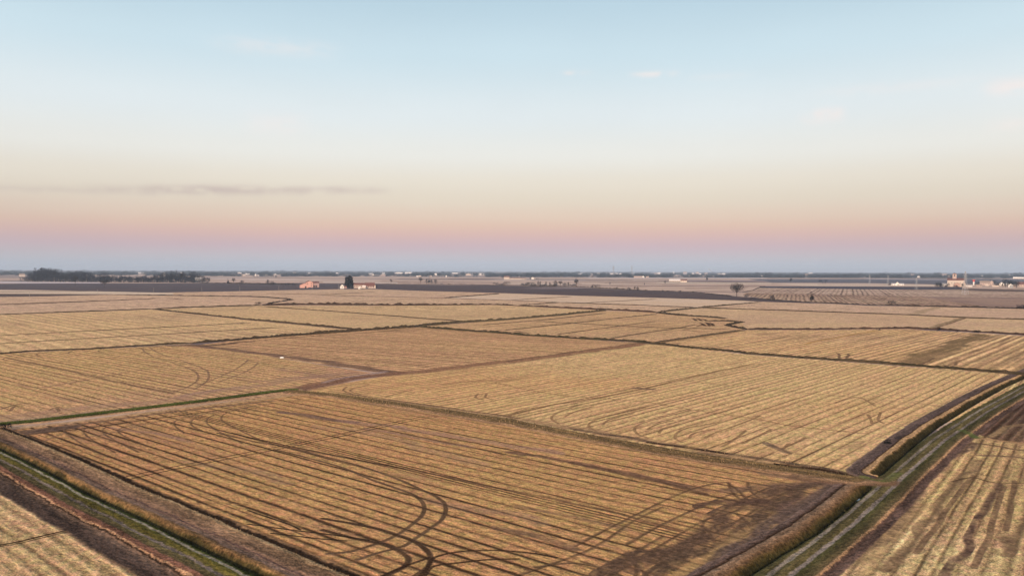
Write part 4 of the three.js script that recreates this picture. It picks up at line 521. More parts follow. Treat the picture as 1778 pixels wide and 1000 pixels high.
Bsh('shrub1', 'dark round bush just right of the lone tall tree', 1295.5, 516.5, 509, .9); Bsh('shrub2', 'low flat bush second right of the lone tall tree', 1308, 518.2, 514.6, 1.6); Bsh('shrub1', 'round dark bush on the hedge below the striped field', 1343.5, 520.8, 511.6, 1); plant('wood2', 'bare_tree', 'narrow brown leafless tree on the hedge below the striped field', 'tree', 1410.5, 525.6, 508.6, .75, undefined, 'brown'); Bsh('shrub3', 'dark round bush at mid hedge below the striped field', 1548.5, 530.8, 521.8, 1.1); Bsh('shrub2', 'brown bush at the right edge on the hedge line', 1776, 536.4, 527, .9); T('wood1', 'dim bare tree in the dark bluish field, right of the lone tree', 1374, 491, 482.2, .9); Bsh('shrub2', 'dark patch of scrub in the bluish field', 1430, 489.4, 484.8, 1.9); T('poplar', 'small dark post-like tree, left of two in the pale strip', 1429.4, 492.8, 490, 2); T('poplar', 'small dark post-like tree, right of two in the pale strip', 1433.8, 492.8, 490, 2);
T('poplar', 'thin dark tree in the pale far fields above the hedge line, left', 1059.4, 494.4, 489.8, 1.6); T('poplar', 'thin dark tree in the pale far fields above the hedge line, right', 1119.4, 495, 491.2, 1.6); T('bare2', 'slim bare tree left of the white roofed barn', 1155.2, 494.4, 486.6, .6); T('wood1', 'dim far tree right of the white roofed barn', 1228, 488.6, 481, .8);
Bsh('redshrub', 'reddish brown mound of brush at the far left junction', 449, 529, 522.8, 1.1); Bsh('redshrub', 'wide low reddish brush right of the brush mound', 466, 529.6, 525.4, 2.4); Bsh('shrub2', 'dark low brush between two reddish mounds', 458, 530.4, 527, 2); Bsh('redshrub', 'dry reddish shrub on the ditch bank near the right edge', 1698, 577.8, 572.4, 1.4); Bsh('shrub1', 'dark shrub where the double rut meets the reddish ditch', 1631.5, 574, 568.6, .9); Bsh('shrub2', 'small dark shrub on the reddish ditch bank, mid right', 1526, 573.6, 570.4, 1.3); Bsh('redshrub', 'small dry shrub left of the reddish shrub near the right edge', 1664, 576, 572.6, 1.1); Bsh('shrub2', 'dark thorny shrub at the left end of the green ditch', 5, 745.5, 733.5, 1); Bsh('greenshrub', 'grey clump of weeds at the edge of the golden field by the ditch', 1544, 771, 762.5, 1.3); Bsh('shrub3', 'second grey clump of weeds above the ditch, further up', 1561, 763.6, 757, 1.3);
[[1628, 497.4, 491.2, 1.2], [1634, 497.4, 490.4, 1.1], [1647, 497.6, 493, 1.1], [1661, 498.4, 495, 1.6], [1673, 498.6, 492.8, .9], [1698, 494.6, 490, 1], [1727.6, 494, 488, .8], [1733, 496, 490.4, .9], [1747, 498, 486.6, .9], [1755.6, 496, 486.4, .8], [1766, 499.6, 489.4, .9], [1759, 497, 487.6, .7], [1546, 495.6, 492.4, 1.6]].forEach(([x, b, t, w], i) => plant(i % 2 ? 'shrub1' : 'wood4', 'village_tree', ['dark bushy tree furthest left of the church', 'dark bushy tree second left of the church', 'dark bush touching the left wall of the church', 'dark hedge below the church front', 'dark tree at the right corner of the church', 'dark tree just right of the red topped silo', 'dark tree right of the tall village block', 'dark shrub behind the long village wall', 'dark tall tree behind the right end of the village wall', 'slim dark tree above the small white gabled house', 'dark tree between the gabled house and the right edge', 'dark tree behind the small white gabled house', 'dark bush left of the white house with the gable'][i], 'tree', x, b + .5, t, w * 1.25, undefined, 'dark'));
for (const [x, b, t, p, l] of [[873, 483.4, 478.6, 'wood4', 'dim tree left of the white walled farm'], [886.5, 482, 477.6, 'wood4', 'dim broad tree behind the white walled farm'], [898.6, 482, 478.4, 'wood1', 'small dim tree behind the farm wall, middle'], [904.6, 482, 476.8, 'wood2', 'tall dim tree behind the farm wall, right'], [921.6, 484.8, 481.4, 'shrub1', 'dark bush left of the small farm annexe'], [933, 484.6, 482.2, 'shrub2', 'low bush right of the small farm annexe'], [1098.4, 482.4, 479.6, 'poplar', 'tiny dark tree left of the pinkish far farm'], [1120.6, 481.4, 478.4, 'shrub1', 'dark bush between the two pinkish far farm houses'], [722, 479.6, 475.4, 'shrub2', 'dark trees left of the pale far farm'], [803.4, 478.6, 472.8, 'wood4', 'dark round far tree left of the white far farm'], [974, 479.6, 474, 'wood1', 'dim far tree above the scrubby hedgerow'], [1018.6, 479.4, 475.8, 'wood1', 'dim small far tree right of the scrubby hedgerow']]) plant(p, 'far_tree', l, 'tree', x, b, t, 1.2, undefined, 'dark');

// ------------------------------------------------------------------ buildings
const WALL = { coral: rgb(.6, .34, .29), mauve: rgb(.36, .24, .23), white: rgb(.72, .68, .64), cream: rgb(.54, .45, .39), pink: rgb(.47, .36, .32), grey: rgb(.4, .38, .37), brick: rgb(.42, .27, .22) }, ROOF = { red: rgb(.16, .07, .06), dark: rgb(.1, .06, .055), grey: rgb(.3, .28, .28), pale: rgb(.72, .64, .6), tan: rgb(.3, .22, .18) };  // mauve is the coral wall colour with shade mixed in
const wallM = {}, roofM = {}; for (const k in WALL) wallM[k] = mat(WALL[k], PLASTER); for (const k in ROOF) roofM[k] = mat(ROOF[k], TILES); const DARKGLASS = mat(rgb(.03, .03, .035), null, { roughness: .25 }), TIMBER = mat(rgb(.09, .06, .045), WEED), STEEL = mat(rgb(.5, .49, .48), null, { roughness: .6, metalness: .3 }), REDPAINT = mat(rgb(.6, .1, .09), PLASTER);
function shell(W, H, D, R, ridgeX) {                                  // walls with gables
  const s = new THREE.Shape(), w = ridgeX ? D : W; s.moveTo(-w / 2, 0); s.lineTo(w / 2, 0); s.lineTo(w / 2, H); s.lineTo(0, H + R); s.lineTo(-w / 2, H); s.closePath(); const l = ridgeX ? W : D, g = new THREE.ExtrudeGeometry(s, { depth: l, bevelEnabled: false }); g.translate(0, 0, -l / 2); if (ridgeX) g.rotateY(Math.PI / 2); return g;
}
function roofSlabs(W, H, D, R, ridgeX, over = 0.45, thick = 0.22) { const w = (ridgeX ? D : W) / 2, k = R / w, s = new THREE.Shape(); s.moveTo(-w - over, H - over * k + 0.02); s.lineTo(0, H + R + 0.02); s.lineTo(w + over, H - over * k + 0.02); s.lineTo(w + over, H - over * k + thick); s.lineTo(0, H + R + thick); s.lineTo(-w - over, H - over * k + thick); s.closePath(); const l = (ridgeX ? W : D) + over * 2, g = new THREE.ExtrudeGeometry(s, { depth: l, bevelEnabled: false }); g.translate(0, 0, -l / 2); if (ridgeX) g.rotateY(Math.PI / 2); return g; }
function building(name, label, category, x0, x1, base, eave, ridge, { wall = 'white', roof = 'red', deep = 1, ridgeX = false, turn = 0, windows = 0, door = false, rows = 1, chimney = false, group } = {}) {
  const c = P((x0 + x1) / 2, base), d = Math.hypot(c[0], c[1]), m = d / FOCAL, W = (x1 - x0) * m, H = Math.max(0.6, (base - eave) * m), R = Math.max(0.25, (eave - ridge) * m), D = W * deep, a = Math.atan2(c[0], c[1]);
  const o = thing(name, [c[0] + Math.sin(a) * D / 2, c[1] + Math.cos(a) * D / 2], 0, -a + turn); tag(o, label, category, group);
  part(o, 'wall', shell(W, H, D, R, ridgeX), wallM[wall]); const rf = part(o, 'roof', roofSlabs(W, H, D, R, ridgeX, Math.min(0.5, W * .04)), roofM[roof]);
  for (let r = 0; r < rows; r++) for (let k = 0; k < windows; k++) { const ww = Math.min(1.3, W / windows * 0.4), wh = Math.min(1.7, H / rows * 0.5), f = part(o, 'window', new THREE.BoxGeometry(ww, wh, 0.16), DARKGLASS); f.position.set((k + 0.5) / windows * W - W / 2 + (door && k === windows >> 1 ? 0 : 0), H * (r + 0.58) / rows, D / 2 + 0.02); const sill = part(f, 'sill', new THREE.BoxGeometry(ww * 1.2, 0.12, 0.3), wallM.grey); sill.position.set(0, -wh / 2 - 0.07, 0.05); }
  if (door) { const f = part(o, 'door', new THREE.BoxGeometry(Math.min(door, W * .5), Math.min(H * 0.72, 3.4), 0.14), TIMBER); f.position.set(W * 0.18, Math.min(H * 0.36, 1.7), D / 2 + 0.03); }
  if (chimney) { const ch = part(rf, 'chimney', new THREE.BoxGeometry(0.9, 1.8, 0.9), wallM.brick); ch.position.set(W * 0.22, H + R * (ridgeX ? 1 : 0.7) + 0.5, 0); }
  return { o, W, H, D, R, m };
}
building('coral_shed', 'small coral gabled shed at the left front of the coral farmhouse', 'shed', 520.6, 533.4, 500, 494.6, 492.2, { wall: 'coral', roof: 'red', deep: .9, door: 3, turn: .12 });
{ const b = building('coral_house', 'two storey coral farmhouse with red roof and dark porch behind the shed', 'house', 530, 542, 499, 491, 488.1, { wall: 'coral', roof: 'red', deep: 1.1, windows: 2, rows: 2, chimney: true, turn: .12 });
  const wing = part(b.o, 'wing', shell(b.W * .85, b.H * .92, b.D * .8, b.R * .8, true), wallM.mauve); wing.position.set(b.W * .92, 0, 0); const r = part(wing, 'roof', roofSlabs(b.W * .85, b.H * .92, b.D * .8, b.R * .8, true), roofM.red); r.position.set(0, 0, 0);  // coral wing on its shaded side: the shade is put into the mauve wall colour
  for (const k of [-.28, .02]) { const p = part(wing, 'porch_opening', new THREE.BoxGeometry(b.W * .2, b.H * .42, .3), DARKGLASS); p.position.set(k * b.W, b.H * .22, b.D * .4 + .04); } }
building('white_house', 'small bright white gabled house left of the dark conifer', 'house', 590.2, 596.2, 501.4, 497, 494, { wall: 'white', roof: 'tan', deep: 1.2, windows: 1, turn: .1 });
building('low_shed', 'low dark shed joined to the small white house, under the conifer', 'shed', 596.5, 601.5, 500.6, 498.2, 496.6, { wall: 'mauve', roof: 'red', deep: .8, ridgeX: true });
building('farm_barn', 'left half of the long farm, pink wall with many windows, red roof', 'barn', 614, 633.6, 500.4, 494.6, 491.4, { wall: 'pink', roof: 'red', deep: .45, ridgeX: true, windows: 7, chimney: true });
building('farm_barn', 'right half of the long farm, deep dark red roof over pale wall', 'barn', 633.8, 649.6, 500.8, 496.4, 491, { wall: 'pink', roof: 'red', deep: .55, ridgeX: true, windows: 4 });
building('annexe', 'pale gabled end at the right end of the long red-roofed farm', 'annexe', 649.8, 651.8, 501, 496, 494.6, { wall: 'cream', roof: 'red', deep: 2, ridgeX: false });
building('white_shed', 'tiny white gabled shed in front of the long red-roofed farm', 'shed', 621.8, 626.6, 502, 499, 497.2, { wall: 'white', roof: 'pale', deep: 1, door: 1.6 });
building('lean_to', 'small pinkish lean-to right of the tiny white shed', 'shed', 629, 634.5, 501, 498, 496, { wall: 'cream', roof: 'pale', deep: .7, ridgeX: true });
building('white_hut', 'pale grey hut among the trees at the right end of the long wood', 'hut', 338, 348, 490, 484.6, 482.6, { wall: 'grey', roof: 'grey', deep: .5, ridgeX: true, windows: 3, door: 4 });
building('pale_house', 'bright pinkish house left of the long wood at the picture edge', 'house', 33, 40.5, 480.4, 477.8, 475.8, { wall: 'cream', roof: 'tan', ridgeX: true, deep: .6 });
building('farm_house', 'tall pink-white house at the left end of the white walled farm', 'house', 875, 884.6, 485.6, 481, 479.2, { wall: 'cream', roof: 'red', deep: .7, windows: 4, rows: 2, ridgeX: true }); building('farm_tower', 'narrow raised block on top of the white walled farm', 'tower', 879, 884, 484.4, 479.6, 478.6, { wall: 'cream', roof: 'red', deep: .8 });
for (const [a, b, t, l] of [[885, 893, 483.2, 'low pinkish stable next to the white walled farm house'], [893.4, 897, 482.8, 'tiny cottage in the middle of the farm row'], [897.2, 906, 483.4, 'low cream shed row in the white walled farm'], [906.4, 913.6, 483.8, 'lowest shed at the right end of the farm row']]) building('farm_shed', l, 'shed', a, b, 485.6, t, t - .8, { wall: 'cream', roof: 'red', ridgeX: true, deep: .6, windows: 3 });
building('annexe', 'small white house alone right of the white walled farm', 'house', 922.6, 927.4, 484.9, 482.4, 481, { wall: 'white', roof: 'red', deep: .8, windows: 2 });
building('long_barn', 'long white-roofed barn left of the small red-roofed house', 'barn', 1162.6, 1182, 489.2, 487.4, 484.8, { wall: 'cream', roof: 'pale', ridgeX: true, deep: .5, windows: 6 }); building('barn_house', 'cream house with red roof at the right end of the white barn', 'house', 1182.4, 1193, 490.2, 487, 485, { wall: 'cream', roof: 'red', ridgeX: true, deep: .6, windows: 3 });
building('far_farm', 'pinkish far farm house with a white right end', 'house', 1101, 1115, 482, 480.2, 479, { wall: 'pink', roof: 'tan', ridgeX: true, deep: .5, windows: 4 }); building('far_annexe', 'white end house of the pinkish far farm', 'house', 1115.2, 1119, 482, 480.2, 479, { wall: 'white', roof: 'pale', deep: .8 }); building('far_shed', 'small pinkish house apart, right of the pinkish far farm', 'house', 1122, 1127, 482, 480.6, 479.6, { wall: 'pink', roof: 'tan', ridgeX: true, deep: .6 });
building('porch_house', 'low white house with a central gable at right distance', 'house', 1550, 1568.4, 495.4, 493.6, 492.4, { wall: 'white', roof: 'pale', ridgeX: true, deep: .5, windows: 5 }); building('porch_gable', 'white gable standing before the low white house', 'house', 1556.4, 1562, 495.8, 493, 490.2, { wall: 'white', roof: 'pale', deep: .6, door: 2 });
{ const b = building('church', 'pinkish church hall with red roof and a square bell tower', 'church', 1649.4, 1672.6, 498, 488, 484.8, { wall: 'cream', roof: 'red', ridgeX: true, deep: .5, windows: 6 });
  const tw = part(b.o, 'bell_tower', new THREE.BoxGeometry(b.m * 5.4, b.m * 10, b.m * 5.4), wallM.pink); tw.position.set(-b.m * 2, b.H + b.m * 4.6, -b.m * 1); const cap = part(tw, 'tower_roof', new THREE.ConeGeometry(b.m * 4.1, b.m * 1.8, 4), roofM.red); cap.rotation.y = Math.PI / 4; cap.position.y = b.m * 5.9; const bell = part(tw, 'belfry_opening', new THREE.BoxGeometry(b.m * 1.6, b.m * 2.6, .2), DARKGLASS); bell.position.set(0, b.m * 2.6, b.m * 2.72);
  const porch = part(b.o, 'porch', shell(b.m * 8, b.m * 4.6, b.m * 3, b.m * 2, false), wallM.brick); porch.position.set(b.m * 1.6, 0, b.D / 2 + b.m * 1.5); part(porch, 'roof', roofSlabs(b.m * 8, b.m * 4.6, b.m * 3, b.m * 2, false), roofM.red); }
building('church_wing', 'low wing at the right side of the pinkish church', 'house', 1672.8, 1677, 498, 493, 491, { wall: 'cream', roof: 'red', ridgeX: true, deep: 1 }); building('village_shed', 'open grey shed left of the pinkish church', 'shed', 1638, 1645.4, 497.8, 494, 492.6, { wall: 'grey', roof: 'grey', ridgeX: true, deep: .6, door: 5 });
building('white_wall_house', 'low white building right of the pylon by the church', 'house', 1680, 1688.4, 498, 496.8, 496, { wall: 'white', roof: 'pale', ridgeX: true, deep: .4 }); building('village_house', 'low pinkish house with a tan roof below the red topped silo', 'house', 1697, 1705, 497.8, 495.6, 494.2, { wall: 'pink', roof: 'tan', ridgeX: true, deep: .7, windows: 3 });
building('village_hall', 'wide pale hall with brown roof in the village', 'hall', 1704.6, 1717.6, 494.8, 491.6, 488.6, { wall: 'pink', roof: 'tan', ridgeX: true, deep: .6, windows: 4 }); building('village_block', 'narrow tall pinkish block right of the village hall', 'house', 1721, 1725.4, 494.6, 490, 488.4, { wall: 'pink', roof: 'grey', deep: .9, windows: 2, rows: 2 });
building('village_house', 'small house with a cream front below the village hall', 'house', 1712.8, 1717, 496.4, 494, 493, { wall: 'cream', roof: 'dark', deep: .8 }); building('gabled_shed', 'white open gabled shed above the long village wall', 'shed', 1737.6, 1743.6, 495.4, 493, 491, { wall: 'white', roof: 'pale', deep: .8, door: 3 }); building('village_shed', 'tiny white shed between the gabled shed and gabled house', 'shed', 1748.6, 1752, 494.6, 493, 492.2, { wall: 'white', roof: 'pale', ridgeX: true, deep: .8 });
building('gabled_house', 'small bright white gabled house at the right edge of the village', 'house', 1753, 1759.6, 499.6, 496, 493.6, { wall: 'white', roof: 'tan', deep: 1, windows: 1 }); building('lean_to', 'brownish lean-to on the right of the bright gabled house', 'shed', 1759.8, 1763.8, 499.6, 497.4, 495.6, { wall: 'pink', roof: 'tan', ridgeX: true, deep: 1 }); building('edge_house', 'house with dark red roof cut by the right picture edge', 'house', 1770, 1784, 498.6, 494.4, 491, { wall: 'pink', roof: 'red', ridgeX: true, deep: .6, windows: 4 });
{ const c = P(1691.8, 495), m = Math.hypot(...c) / FOCAL, o = thing('silo', c); tag(o, 'slim silo with a bright red top among the village trees', 'silo'); const body = part(o, 'shaft', new THREE.CylinderGeometry(m * 1.1, m * 1.1, m * 5, 14), wallM.white); body.position.y = m * 2.5; const band = part(o, 'red_band', new THREE.CylinderGeometry(m * 1.3, m * 1.3, m * 2, 14), REDPAINT); band.position.y = m * 6; const hd = part(o, 'cap', new THREE.CylinderGeometry(m * 2.4, m * 2.1, m * 1, 14), REDPAINT); hd.position.y = m * 7.5; }
{ const c = P(1736, 498.2), m = Math.hypot(...c) / FOCAL, o = thing('boundary_wall', c, 0, -Math.atan2(c[0], c[1])); tag(o, 'long pale boundary wall in front of the village', 'wall'); const w = part(o, 'wall_panel', new THREE.BoxGeometry(m * 18, m * 2, .4), wallM.cream); w.position.y = m; const cp = part(o, 'coping', new THREE.BoxGeometry(m * 18.1, .2, .6), wallM.grey); cp.position.y = m * 2 + .1; }
const FAR = [[411, 418, 474.4, 473, 'white'], [418, 425.4, 478.6, 476.2, 'cream'], [425.6, 433, 476.6, 475, 'white'], [441.8, 444, 478.8, 475.8, 'white'], [447, 450, 478.8, 477.6, 'white'], [460, 464, 478.4, 477, 'white'], [475, 479, 477, 475.8, 'white'], [508, 513, 474.6, 473, 'white'], [534, 541, 474.8, 473.4, 'grey'], [572, 575, 474.2, 472.6, 'white'], [583, 586, 474.6, 473.6, 'white'], [639, 646, 476.4, 474.6, 'grey'], [646.4, 648.4, 478, 475.4, 'white'], [660.6, 669, 478.6, 477, 'pink'], [663, 668, 476.2, 473.2, 'grey'], [685, 699, 474.8, 473, 'white'], [703, 715.6, 474.4, 472.6, 'white'], [722.6, 726, 480.6, 478.8, 'white'], [726.4, 731, 480.4, 478.4, 'cream'], [743, 750, 480.2, 478.8, 'cream'], [754.4, 758, 477.6, 475, 'white'], [773.4, 775.6, 480.8, 478.4, 'white'], [784, 795, 475, 473.6, 'white'], [797, 800, 475, 473.6, 'cream'], [808, 817.6, 477.8, 475.4, 'cream'], [819, 821, 477.4, 475.8, 'white'], [830, 835.8, 477.4, 475, 'white'], [838, 843, 477, 475.6, 'grey'], [1004, 1011, 476, 474.6, 'grey'], [1026, 1031, 476.2, 474.8, 'cream'], [1037, 1042, 475.8, 474, 'white'], [1060, 1066, 475.8, 474.4, 'white'], [1069, 1073, 475.8, 474.4, 'white'], [1076, 1080, 475.8, 474.6, 'white'], [1136, 1140, 475.4, 473.8, 'pink'], [1142, 1147, 475.4, 473.4, 'white'], [1169, 1171, 473.8, 471.6, 'white'], [1187, 1193, 474.8, 471.8, 'pink'], [1202, 1205, 475.6, 474, 'white'], [1209, 1214, 475, 472, 'pink'], [1215, 1218, 476.4, 475, 'white'], [1224, 1229, 475.8, 473.8, 'pink'], [1247, 1251, 476, 474.8, 'white'], [1254, 1260, 476.2, 474.8, 'white'], [1322, 1325, 479.4, 478, 'white'], [1340, 1343, 479, 477.4, 'white'], [1398.6, 1403.4, 478.8, 476, 'pink'], [1404, 1411, 474.8, 473.4, 'white'], [1594.4, 1598.4, 481.8, 479.4, 'white'], [1582, 1588, 477.4, 475.6, 'pink'], [1635, 1645, 477.4, 475.6, 'pink'], [1645.4, 1651, 480.6, 478.6, 'pink'], [1762, 1772, 483.6, 481.4, 'white'], [1776, 1788, 483.6, 481.6, 'white'], [1705, 1708, 480.4, 478.6, 'white'], [1753, 1756, 478.6, 477, 'white'], [240, 252, 474.6, 473.4, 'white'], [280, 286, 475.6, 474, 'white'], [312, 320, 474, 472.8, 'grey']];
{ const SPOT = [[355, 'near the long wood'], [520, 'left of the coral house'], [600, 'above the coral farmhouse'], [700, 'above the long red-roofed farm'], [782, 'above the four dark trees'], [900, 'above the white walled farm'], [1016, 'above the scrubby hedgerow'], [1150, 'near the pinkish far farm'], [1265, 'above the white-roofed long barn'], [1430, 'above the lone tall tree'], [1625, 'above the low gabled white house'], [1800, 'behind the church village']], TH = ['first', 'second', 'third', 'fourth', 'fifth', 'sixth', 'seventh', 'eighth', 'ninth', 'tenth'], count = {};
  FAR.forEach(([a, b, base, top, w], i) => { const spot = SPOT.find(([x]) => (a + b) / 2 < x)[1], tone = { white: 'white', grey: 'greyish', pink: 'pinkish', cream: 'cream' }[w], key = tone + spot, k = count[key] = (count[key] ?? -1) + 1; building('far_building', `${TH[k]} ${tone} building from left in the haze ${spot}`, 'building', a, b, base, mix(base, top, .62) - .2, top - .3, { wall: w, roof: w === 'white' ? 'pale' : w === 'grey' ? 'grey' : 'tan', ridgeX: i % 3 > 0, deep: .6, group: 'buildings along the horizon' }); }); }

// ------------------------------------------------------------------ poles, pylons, smoke and small things
{ let first; const spots = [[50, 518, 506.5, 'leftmost, before the dark strip'], [168, 514, 503, 'second from the left, by the curved bank'], [265.6, 508.6, 500, 'third from the left, below the long wood'], [349.6, 508, 498.6, 'below the right end of the long wood'], [415.6, 506.2, 497, 'below the rounded dark tree'], [483.4, 504.8, 496, 'between the evergreen and the coral shed'], [541.4, 503.2, 492, 'in front of the coral farmhouse'], [587.4, 503.2, 493.6, 'just left of the small white house']];
  for (const [x, b, t, l] of spots) { const c = P(x, b), H = (b - t) * c[1] / FOCAL; let o;
    if (!first) { o = first = thing('utility_pole', c); const s = part(o, 'pole', new THREE.CylinderGeometry(.013, .02, 1, 8), mat(rgb(.42, .38, .34), WEED)); s.position.y = .5; const a = part(o, 'crossarm', new THREE.BoxGeometry(.16, .014, .014), STEEL); a.position.y = .95; for (const k of [-.07, 0, .07]) { const n = part(o, 'insulator', new THREE.CylinderGeometry(.007, .007, .03, 6), wallM.white); n.position.set(k, .975, 0); } } else { o = first.clone(); o.name = numbered('utility_pole'); scene.add(o); o.userData = {}; }
    o.position.set(c[0], 0, -c[1]); o.scale.setScalar(H); o.rotation.y = 1.3; tag(o, 'thin pale utility pole ' + l, 'pole', 'utility poles along the dark strip'); } }
{ const lattice = () => { const out = [], lv = 9, at = (k, i) => { const y = k / lv, r = k === lv ? .008 : mix(.095, .022, Math.min(1, y * 1.25)); return [[-r, y, -r], [r, y, -r], [r, y, r], [-r, y, r]][i % 4]; }; for (let k = 0; k < lv; k++) for (let i = 0; i < 4; i++) { out.push(limb(at(k, i), at(k + 1, i), .0055, .005, 4), limb(at(k, i), at(k + 1, i + 1), .003, .003, 3), limb(at(k, i), at(k, i + 1), .003, .003, 3)); } return mergeParts(out); }, arm = () => { const out = []; for (const s of [-1, 1]) out.push(limb([0, .015, 0], [s * .17, 0, 0], .005, .003, 4), limb([0, -.03, 0], [s * .17, 0, 0], .005, .003, 4)); return mergeParts(out); };
  const L = lattice(), A2 = arm(); let first; const paint = mat(rgb(.34, .34, .36), null, { roughness: .7 });
  for (const [x, b, t, l] of [[1677, 511, 476, 'tallest pale lattice pylon, right of the church'], [1592.4, 502.4, 484, 'lattice pylon between the gabled white house and the church'], [1542.6, 497.4, 479.4, 'lattice pylon just left of the gabled white house'], [1511, 494, 478.4, 'leftmost lattice pylon of the row at right'], [1065.4, 479.5, 461, 'left of two far masts above the horizon'], [1097.4, 479.5, 460.8, 'right of two far masts above the horizon']]) { const c = P(x, b), H = (b - t) * Math.hypot(...c) / FOCAL; let o; if (!first) { o = first = thing('pylon', c); part(o, 'lattice_tower', L, paint); for (const y of [.7, .8, .9]) { const a = part(o, 'crossarm', A2, paint); a.position.y = y; } } else { o = first.clone(); o.name = numbered('pylon'); scene.add(o); o.userData = {}; } o.position.set(c[0], 0, -c[1]); o.scale.setScalar(H); o.rotation.y = .5; tag(o, l, 'pylon', 'lattice pylons on the plain'); } }
{ const c = P(489, 622), o = thing('sack', c); tag(o, 'small white sack lying on the brown strip left of centre', 'sack'); const g = new THREE.SphereGeometry(.36, 14, 10); const p = g.attributes.position; for (let i = 0; i < p.count; i++) { const k = 1 + .3 * (vn(p.getX(i) * 4 + 9, p.getZ(i) * 4 + p.getY(i) * 3) - .5); p.setXYZ(i, p.getX(i) * 2.1 * k, Math.max(0, p.getY(i) * .75 * k + .2), p.getZ(i) * 1.1 * k); } g.computeVertexNormals(); part(o, 'bag', g, mat(rgb(.85, .84, .82), PLASTER)); const k = part(o, 'knot', new THREE.ConeGeometry(.16, .3, 8), mat(rgb(.8, .79, .77))); k.rotation.z = -1.2; k.position.set(.76, .22, 0); }
{ const c = P(1237.4, 474), m = Math.hypot(...c) / FOCAL, o = thing('smoke_plume', c); tag(o, 'thin white plume of smoke leaning left over the far town', 'smoke'); const R = rng(5), M = mat(rgb(.8, .79, .8), null, { transparent: true, opacity: .3, side: THREE.DoubleSide }), gs = []; for (let k = 0; k < 16; k++) { const t = k / 15, g = new THREE.IcosahedronGeometry(m * (.25 + .6 * t), 1); g.translate(-m * 6 * t + m * (R() - .5) * .4, m * (1.5 + 5.5 * t), m * (R() - .5)); gs.push(g); } part(o, 'puff', mergeParts(gs), M); }
{ const c = P(1484, 856), g = new THREE.CircleGeometry(1, 28); g.rotateX(-Math.PI / 2); const w = mat(rgb(.03, .035, .04), null, { roughness: .04 }); w.specularIntensity = 1; const o = put(new THREE.Mesh(g, w), 'water'); o.scale.set(.5, 1, 1.2); o.rotation.y = -.7; o.position.set(c[0] + .3, -1.02, -c[1]); tag(o, 'patch of still water in the ditch by the earth crossing', null, null, 'structure'); }

// ------------------------------------------------------------------ what nobody could count: far woodland and dry grass
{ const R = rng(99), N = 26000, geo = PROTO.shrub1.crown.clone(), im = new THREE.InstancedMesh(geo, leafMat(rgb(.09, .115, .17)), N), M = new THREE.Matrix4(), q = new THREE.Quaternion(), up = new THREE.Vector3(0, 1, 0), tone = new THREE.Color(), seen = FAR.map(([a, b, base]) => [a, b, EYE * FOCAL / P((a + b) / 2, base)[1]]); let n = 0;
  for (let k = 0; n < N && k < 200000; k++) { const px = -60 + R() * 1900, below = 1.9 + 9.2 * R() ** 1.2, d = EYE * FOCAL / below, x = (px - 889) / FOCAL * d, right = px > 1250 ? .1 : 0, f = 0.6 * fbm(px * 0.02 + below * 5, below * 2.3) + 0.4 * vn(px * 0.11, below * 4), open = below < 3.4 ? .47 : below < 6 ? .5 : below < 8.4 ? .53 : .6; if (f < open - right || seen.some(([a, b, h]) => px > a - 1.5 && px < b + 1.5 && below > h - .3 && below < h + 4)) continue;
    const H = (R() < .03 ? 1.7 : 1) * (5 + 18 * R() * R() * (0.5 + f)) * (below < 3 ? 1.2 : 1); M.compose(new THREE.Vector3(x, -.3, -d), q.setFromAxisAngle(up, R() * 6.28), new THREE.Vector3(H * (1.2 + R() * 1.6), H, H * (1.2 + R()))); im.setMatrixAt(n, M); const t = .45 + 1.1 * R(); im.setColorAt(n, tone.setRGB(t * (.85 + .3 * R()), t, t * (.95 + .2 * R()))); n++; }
  im.count = n; tag(put(im, 'distant_woodland'), 'hazy blue belt of trees and copses along the horizon', null, null, 'stuff'); }
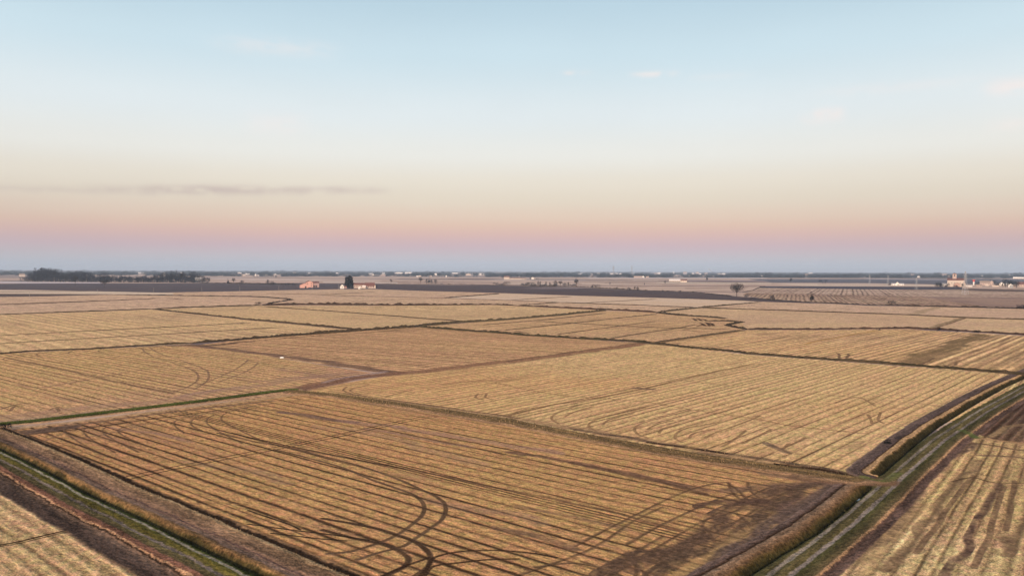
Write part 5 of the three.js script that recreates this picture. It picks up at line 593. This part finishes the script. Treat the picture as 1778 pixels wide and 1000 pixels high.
{ const R = rng(123), pos = [], nor = []; for (let k = 0; k < 9; k++) { const a = R() * 6.28, l = .6 + .4 * R(), lean = .35 * R(), w = .035, cx = (R() - .5) * .3, cz = (R() - .5) * .3, dx = Math.cos(a), dz = Math.sin(a); pos.push(cx - dz * w, 0, cz + dx * w, cx + dz * w, 0, cz - dx * w, cx + dx * lean, l, cz + dz * lean); for (let i = 0; i < 3; i++) nor.push(dx * .5, .6, dz * .5); }
  const g = new THREE.BufferGeometry(); g.setAttribute('position', new THREE.Float32BufferAttribute(pos, 3)); g.setAttribute('normal', new THREE.Float32BufferAttribute(nor, 3));
  const field = (label, list) => { const im = new THREE.InstancedMesh(g, mat(rgb(1, 1, 1), null, { side: THREE.DoubleSide, roughness: 1 }), list.length), M = new THREE.Matrix4(), q = new THREE.Quaternion(), up = new THREE.Vector3(0, 1, 0); list.forEach(([x, d, h, c], i) => { M.compose(new THREE.Vector3(x, fieldHeight(x, d) - .03, -d), q.setFromAxisAngle(up, R() * 6.28), new THREE.Vector3(h * (.8 + .5 * R()), h, h * (.8 + .5 * R()))); im.setMatrixAt(i, M); const t = .7 + .6 * R(); im.setColorAt(i, c.clone().multiplyScalar(t)); }); return tag(put(im, 'dry_grass'), label, null, null, 'stuff'); };
  const fringe = (pts, s0, s1, per, h, cs, keep = 1) => { const out = []; for (const [x, d, tx, td, u] of along(pts, () => 1)) { if (d < 76 || d > 420) continue; for (let k = 0; k < per; k++) { const s = mix(s0, s1, R()), f = R(), clump = fbm((u + f) * .22, s * .7 + pts.length); if (clump < .5 - keep * .3) continue; out.push([x + td * s + tx * f, d - tx * s + td * f, h * (.5 + .8 * R()) * (.6 + .8 * clump), cs[Math.floor(R() * cs.length)]]); } } return out; };
  const tan = rgb(.4, .27, .15), brn = rgb(.16, .11, .066), olv = rgb(.12, .1, .045), grn = rgb(.07, .085, .025), dkg = rgb(.022, .026, .011), red = rgb(.2, .11, .07), str = rgb(.46, .33, .19), tan2 = rgb(.2, .135, .078);
  field('tan reeds and dark grass fringing the ditch beside the left track', [...fringe(ROAD_L, -3.1, -2.3, 6, .14, [tan2, brn, olv, olv]), ...fringe(ROAD_L, -1.9, -.5, 10, .2, [dkg, dkg, grn]), ...fringe(ROAD_L, .25, 1.5, 6, .16, [grn, olv, olv]), ...fringe(ROAD_L, -7.7, -7, 4, .25, [tan, str, brn], .3), ...fringe(ROAD_L, 2.2, 3.4, 5, .18, [olv, brn, grn]), ...fringe(ROAD_L, -6.8, -4.4, 6, .16, [brn, tan], .4), ...fringe(ROAD_L, 3.4, 4.5, 5, .2, [red, brn])]);
  field('reeds, weeds and green grass fringing the ditch beside the right track', [...fringe(DITCH_N, -2.6, -1.5, 5, .14, [tan, brn, str]), ...fringe(DITCH_N, -1.7, .2, 10, .24, [dkg, dkg, dkg, olv]), ...fringe(DITCH_S, 1.7, 3.5, 6, .14, [red, brn, tan2, brn]), ...fringe(DITCH_S, -.1, 1.6, 11, .24, [dkg, dkg, dkg, olv]), ...fringe(ROAD_R, -2.4, -1.25, 7, .15, [grn, grn, olv]), ...fringe(ROAD_R, -.5, .5, 5, .14, [olv, grn, brn]), ...fringe(ROAD_R, 1.35, 3.2, 9, .17, [grn, olv, brn]), ...fringe(ROAD_R, 3.2, 3.8, 4, .22, [tan, brn])]);
  field('dull weeds on the low levee between the foreground fields', [...fringe(PL('505,681 582,688 658,699 759,714 880,733 986,754 1113,777 1221,796 1322,811 1420,826 1480,834'), -2.2, 2.2, 9, .42, [brn, olv, tan, brn], .5), ...fringe(PL('1000,745 1080,758 1180,775 1250,786 1330,797 1420,812 1490,825'), -1, 1, 5, .3, [brn, olv, tan], .2), ...fringe(PL('1370,836 1420,834 1500,836 1550,836'), -2.4, 2.4, 7, .25, [brn, red, tan], .3)]);
  field('green grass on the bank of the straight ditch, left of centre', [...fringe(PL('-120,752 0,738 60,732.5 150,722 300,704 400,691.5 470,682 505,678'), -3.5, -2, 8, .3, [grn, grn, olv]), ...fringe(PL('0,738 60,732.5 150,722 300,704 400,691.5 470,682 505,678'), -1.9, .8, 7, .24, [dkg]), ...fringe(PL('0,738 60,732.5 150,722 300,704 400,691.5 505,678'), 1.8, 3, 3, .3, [tan, brn], .2)]);
}
renderer.render(scene, camera);
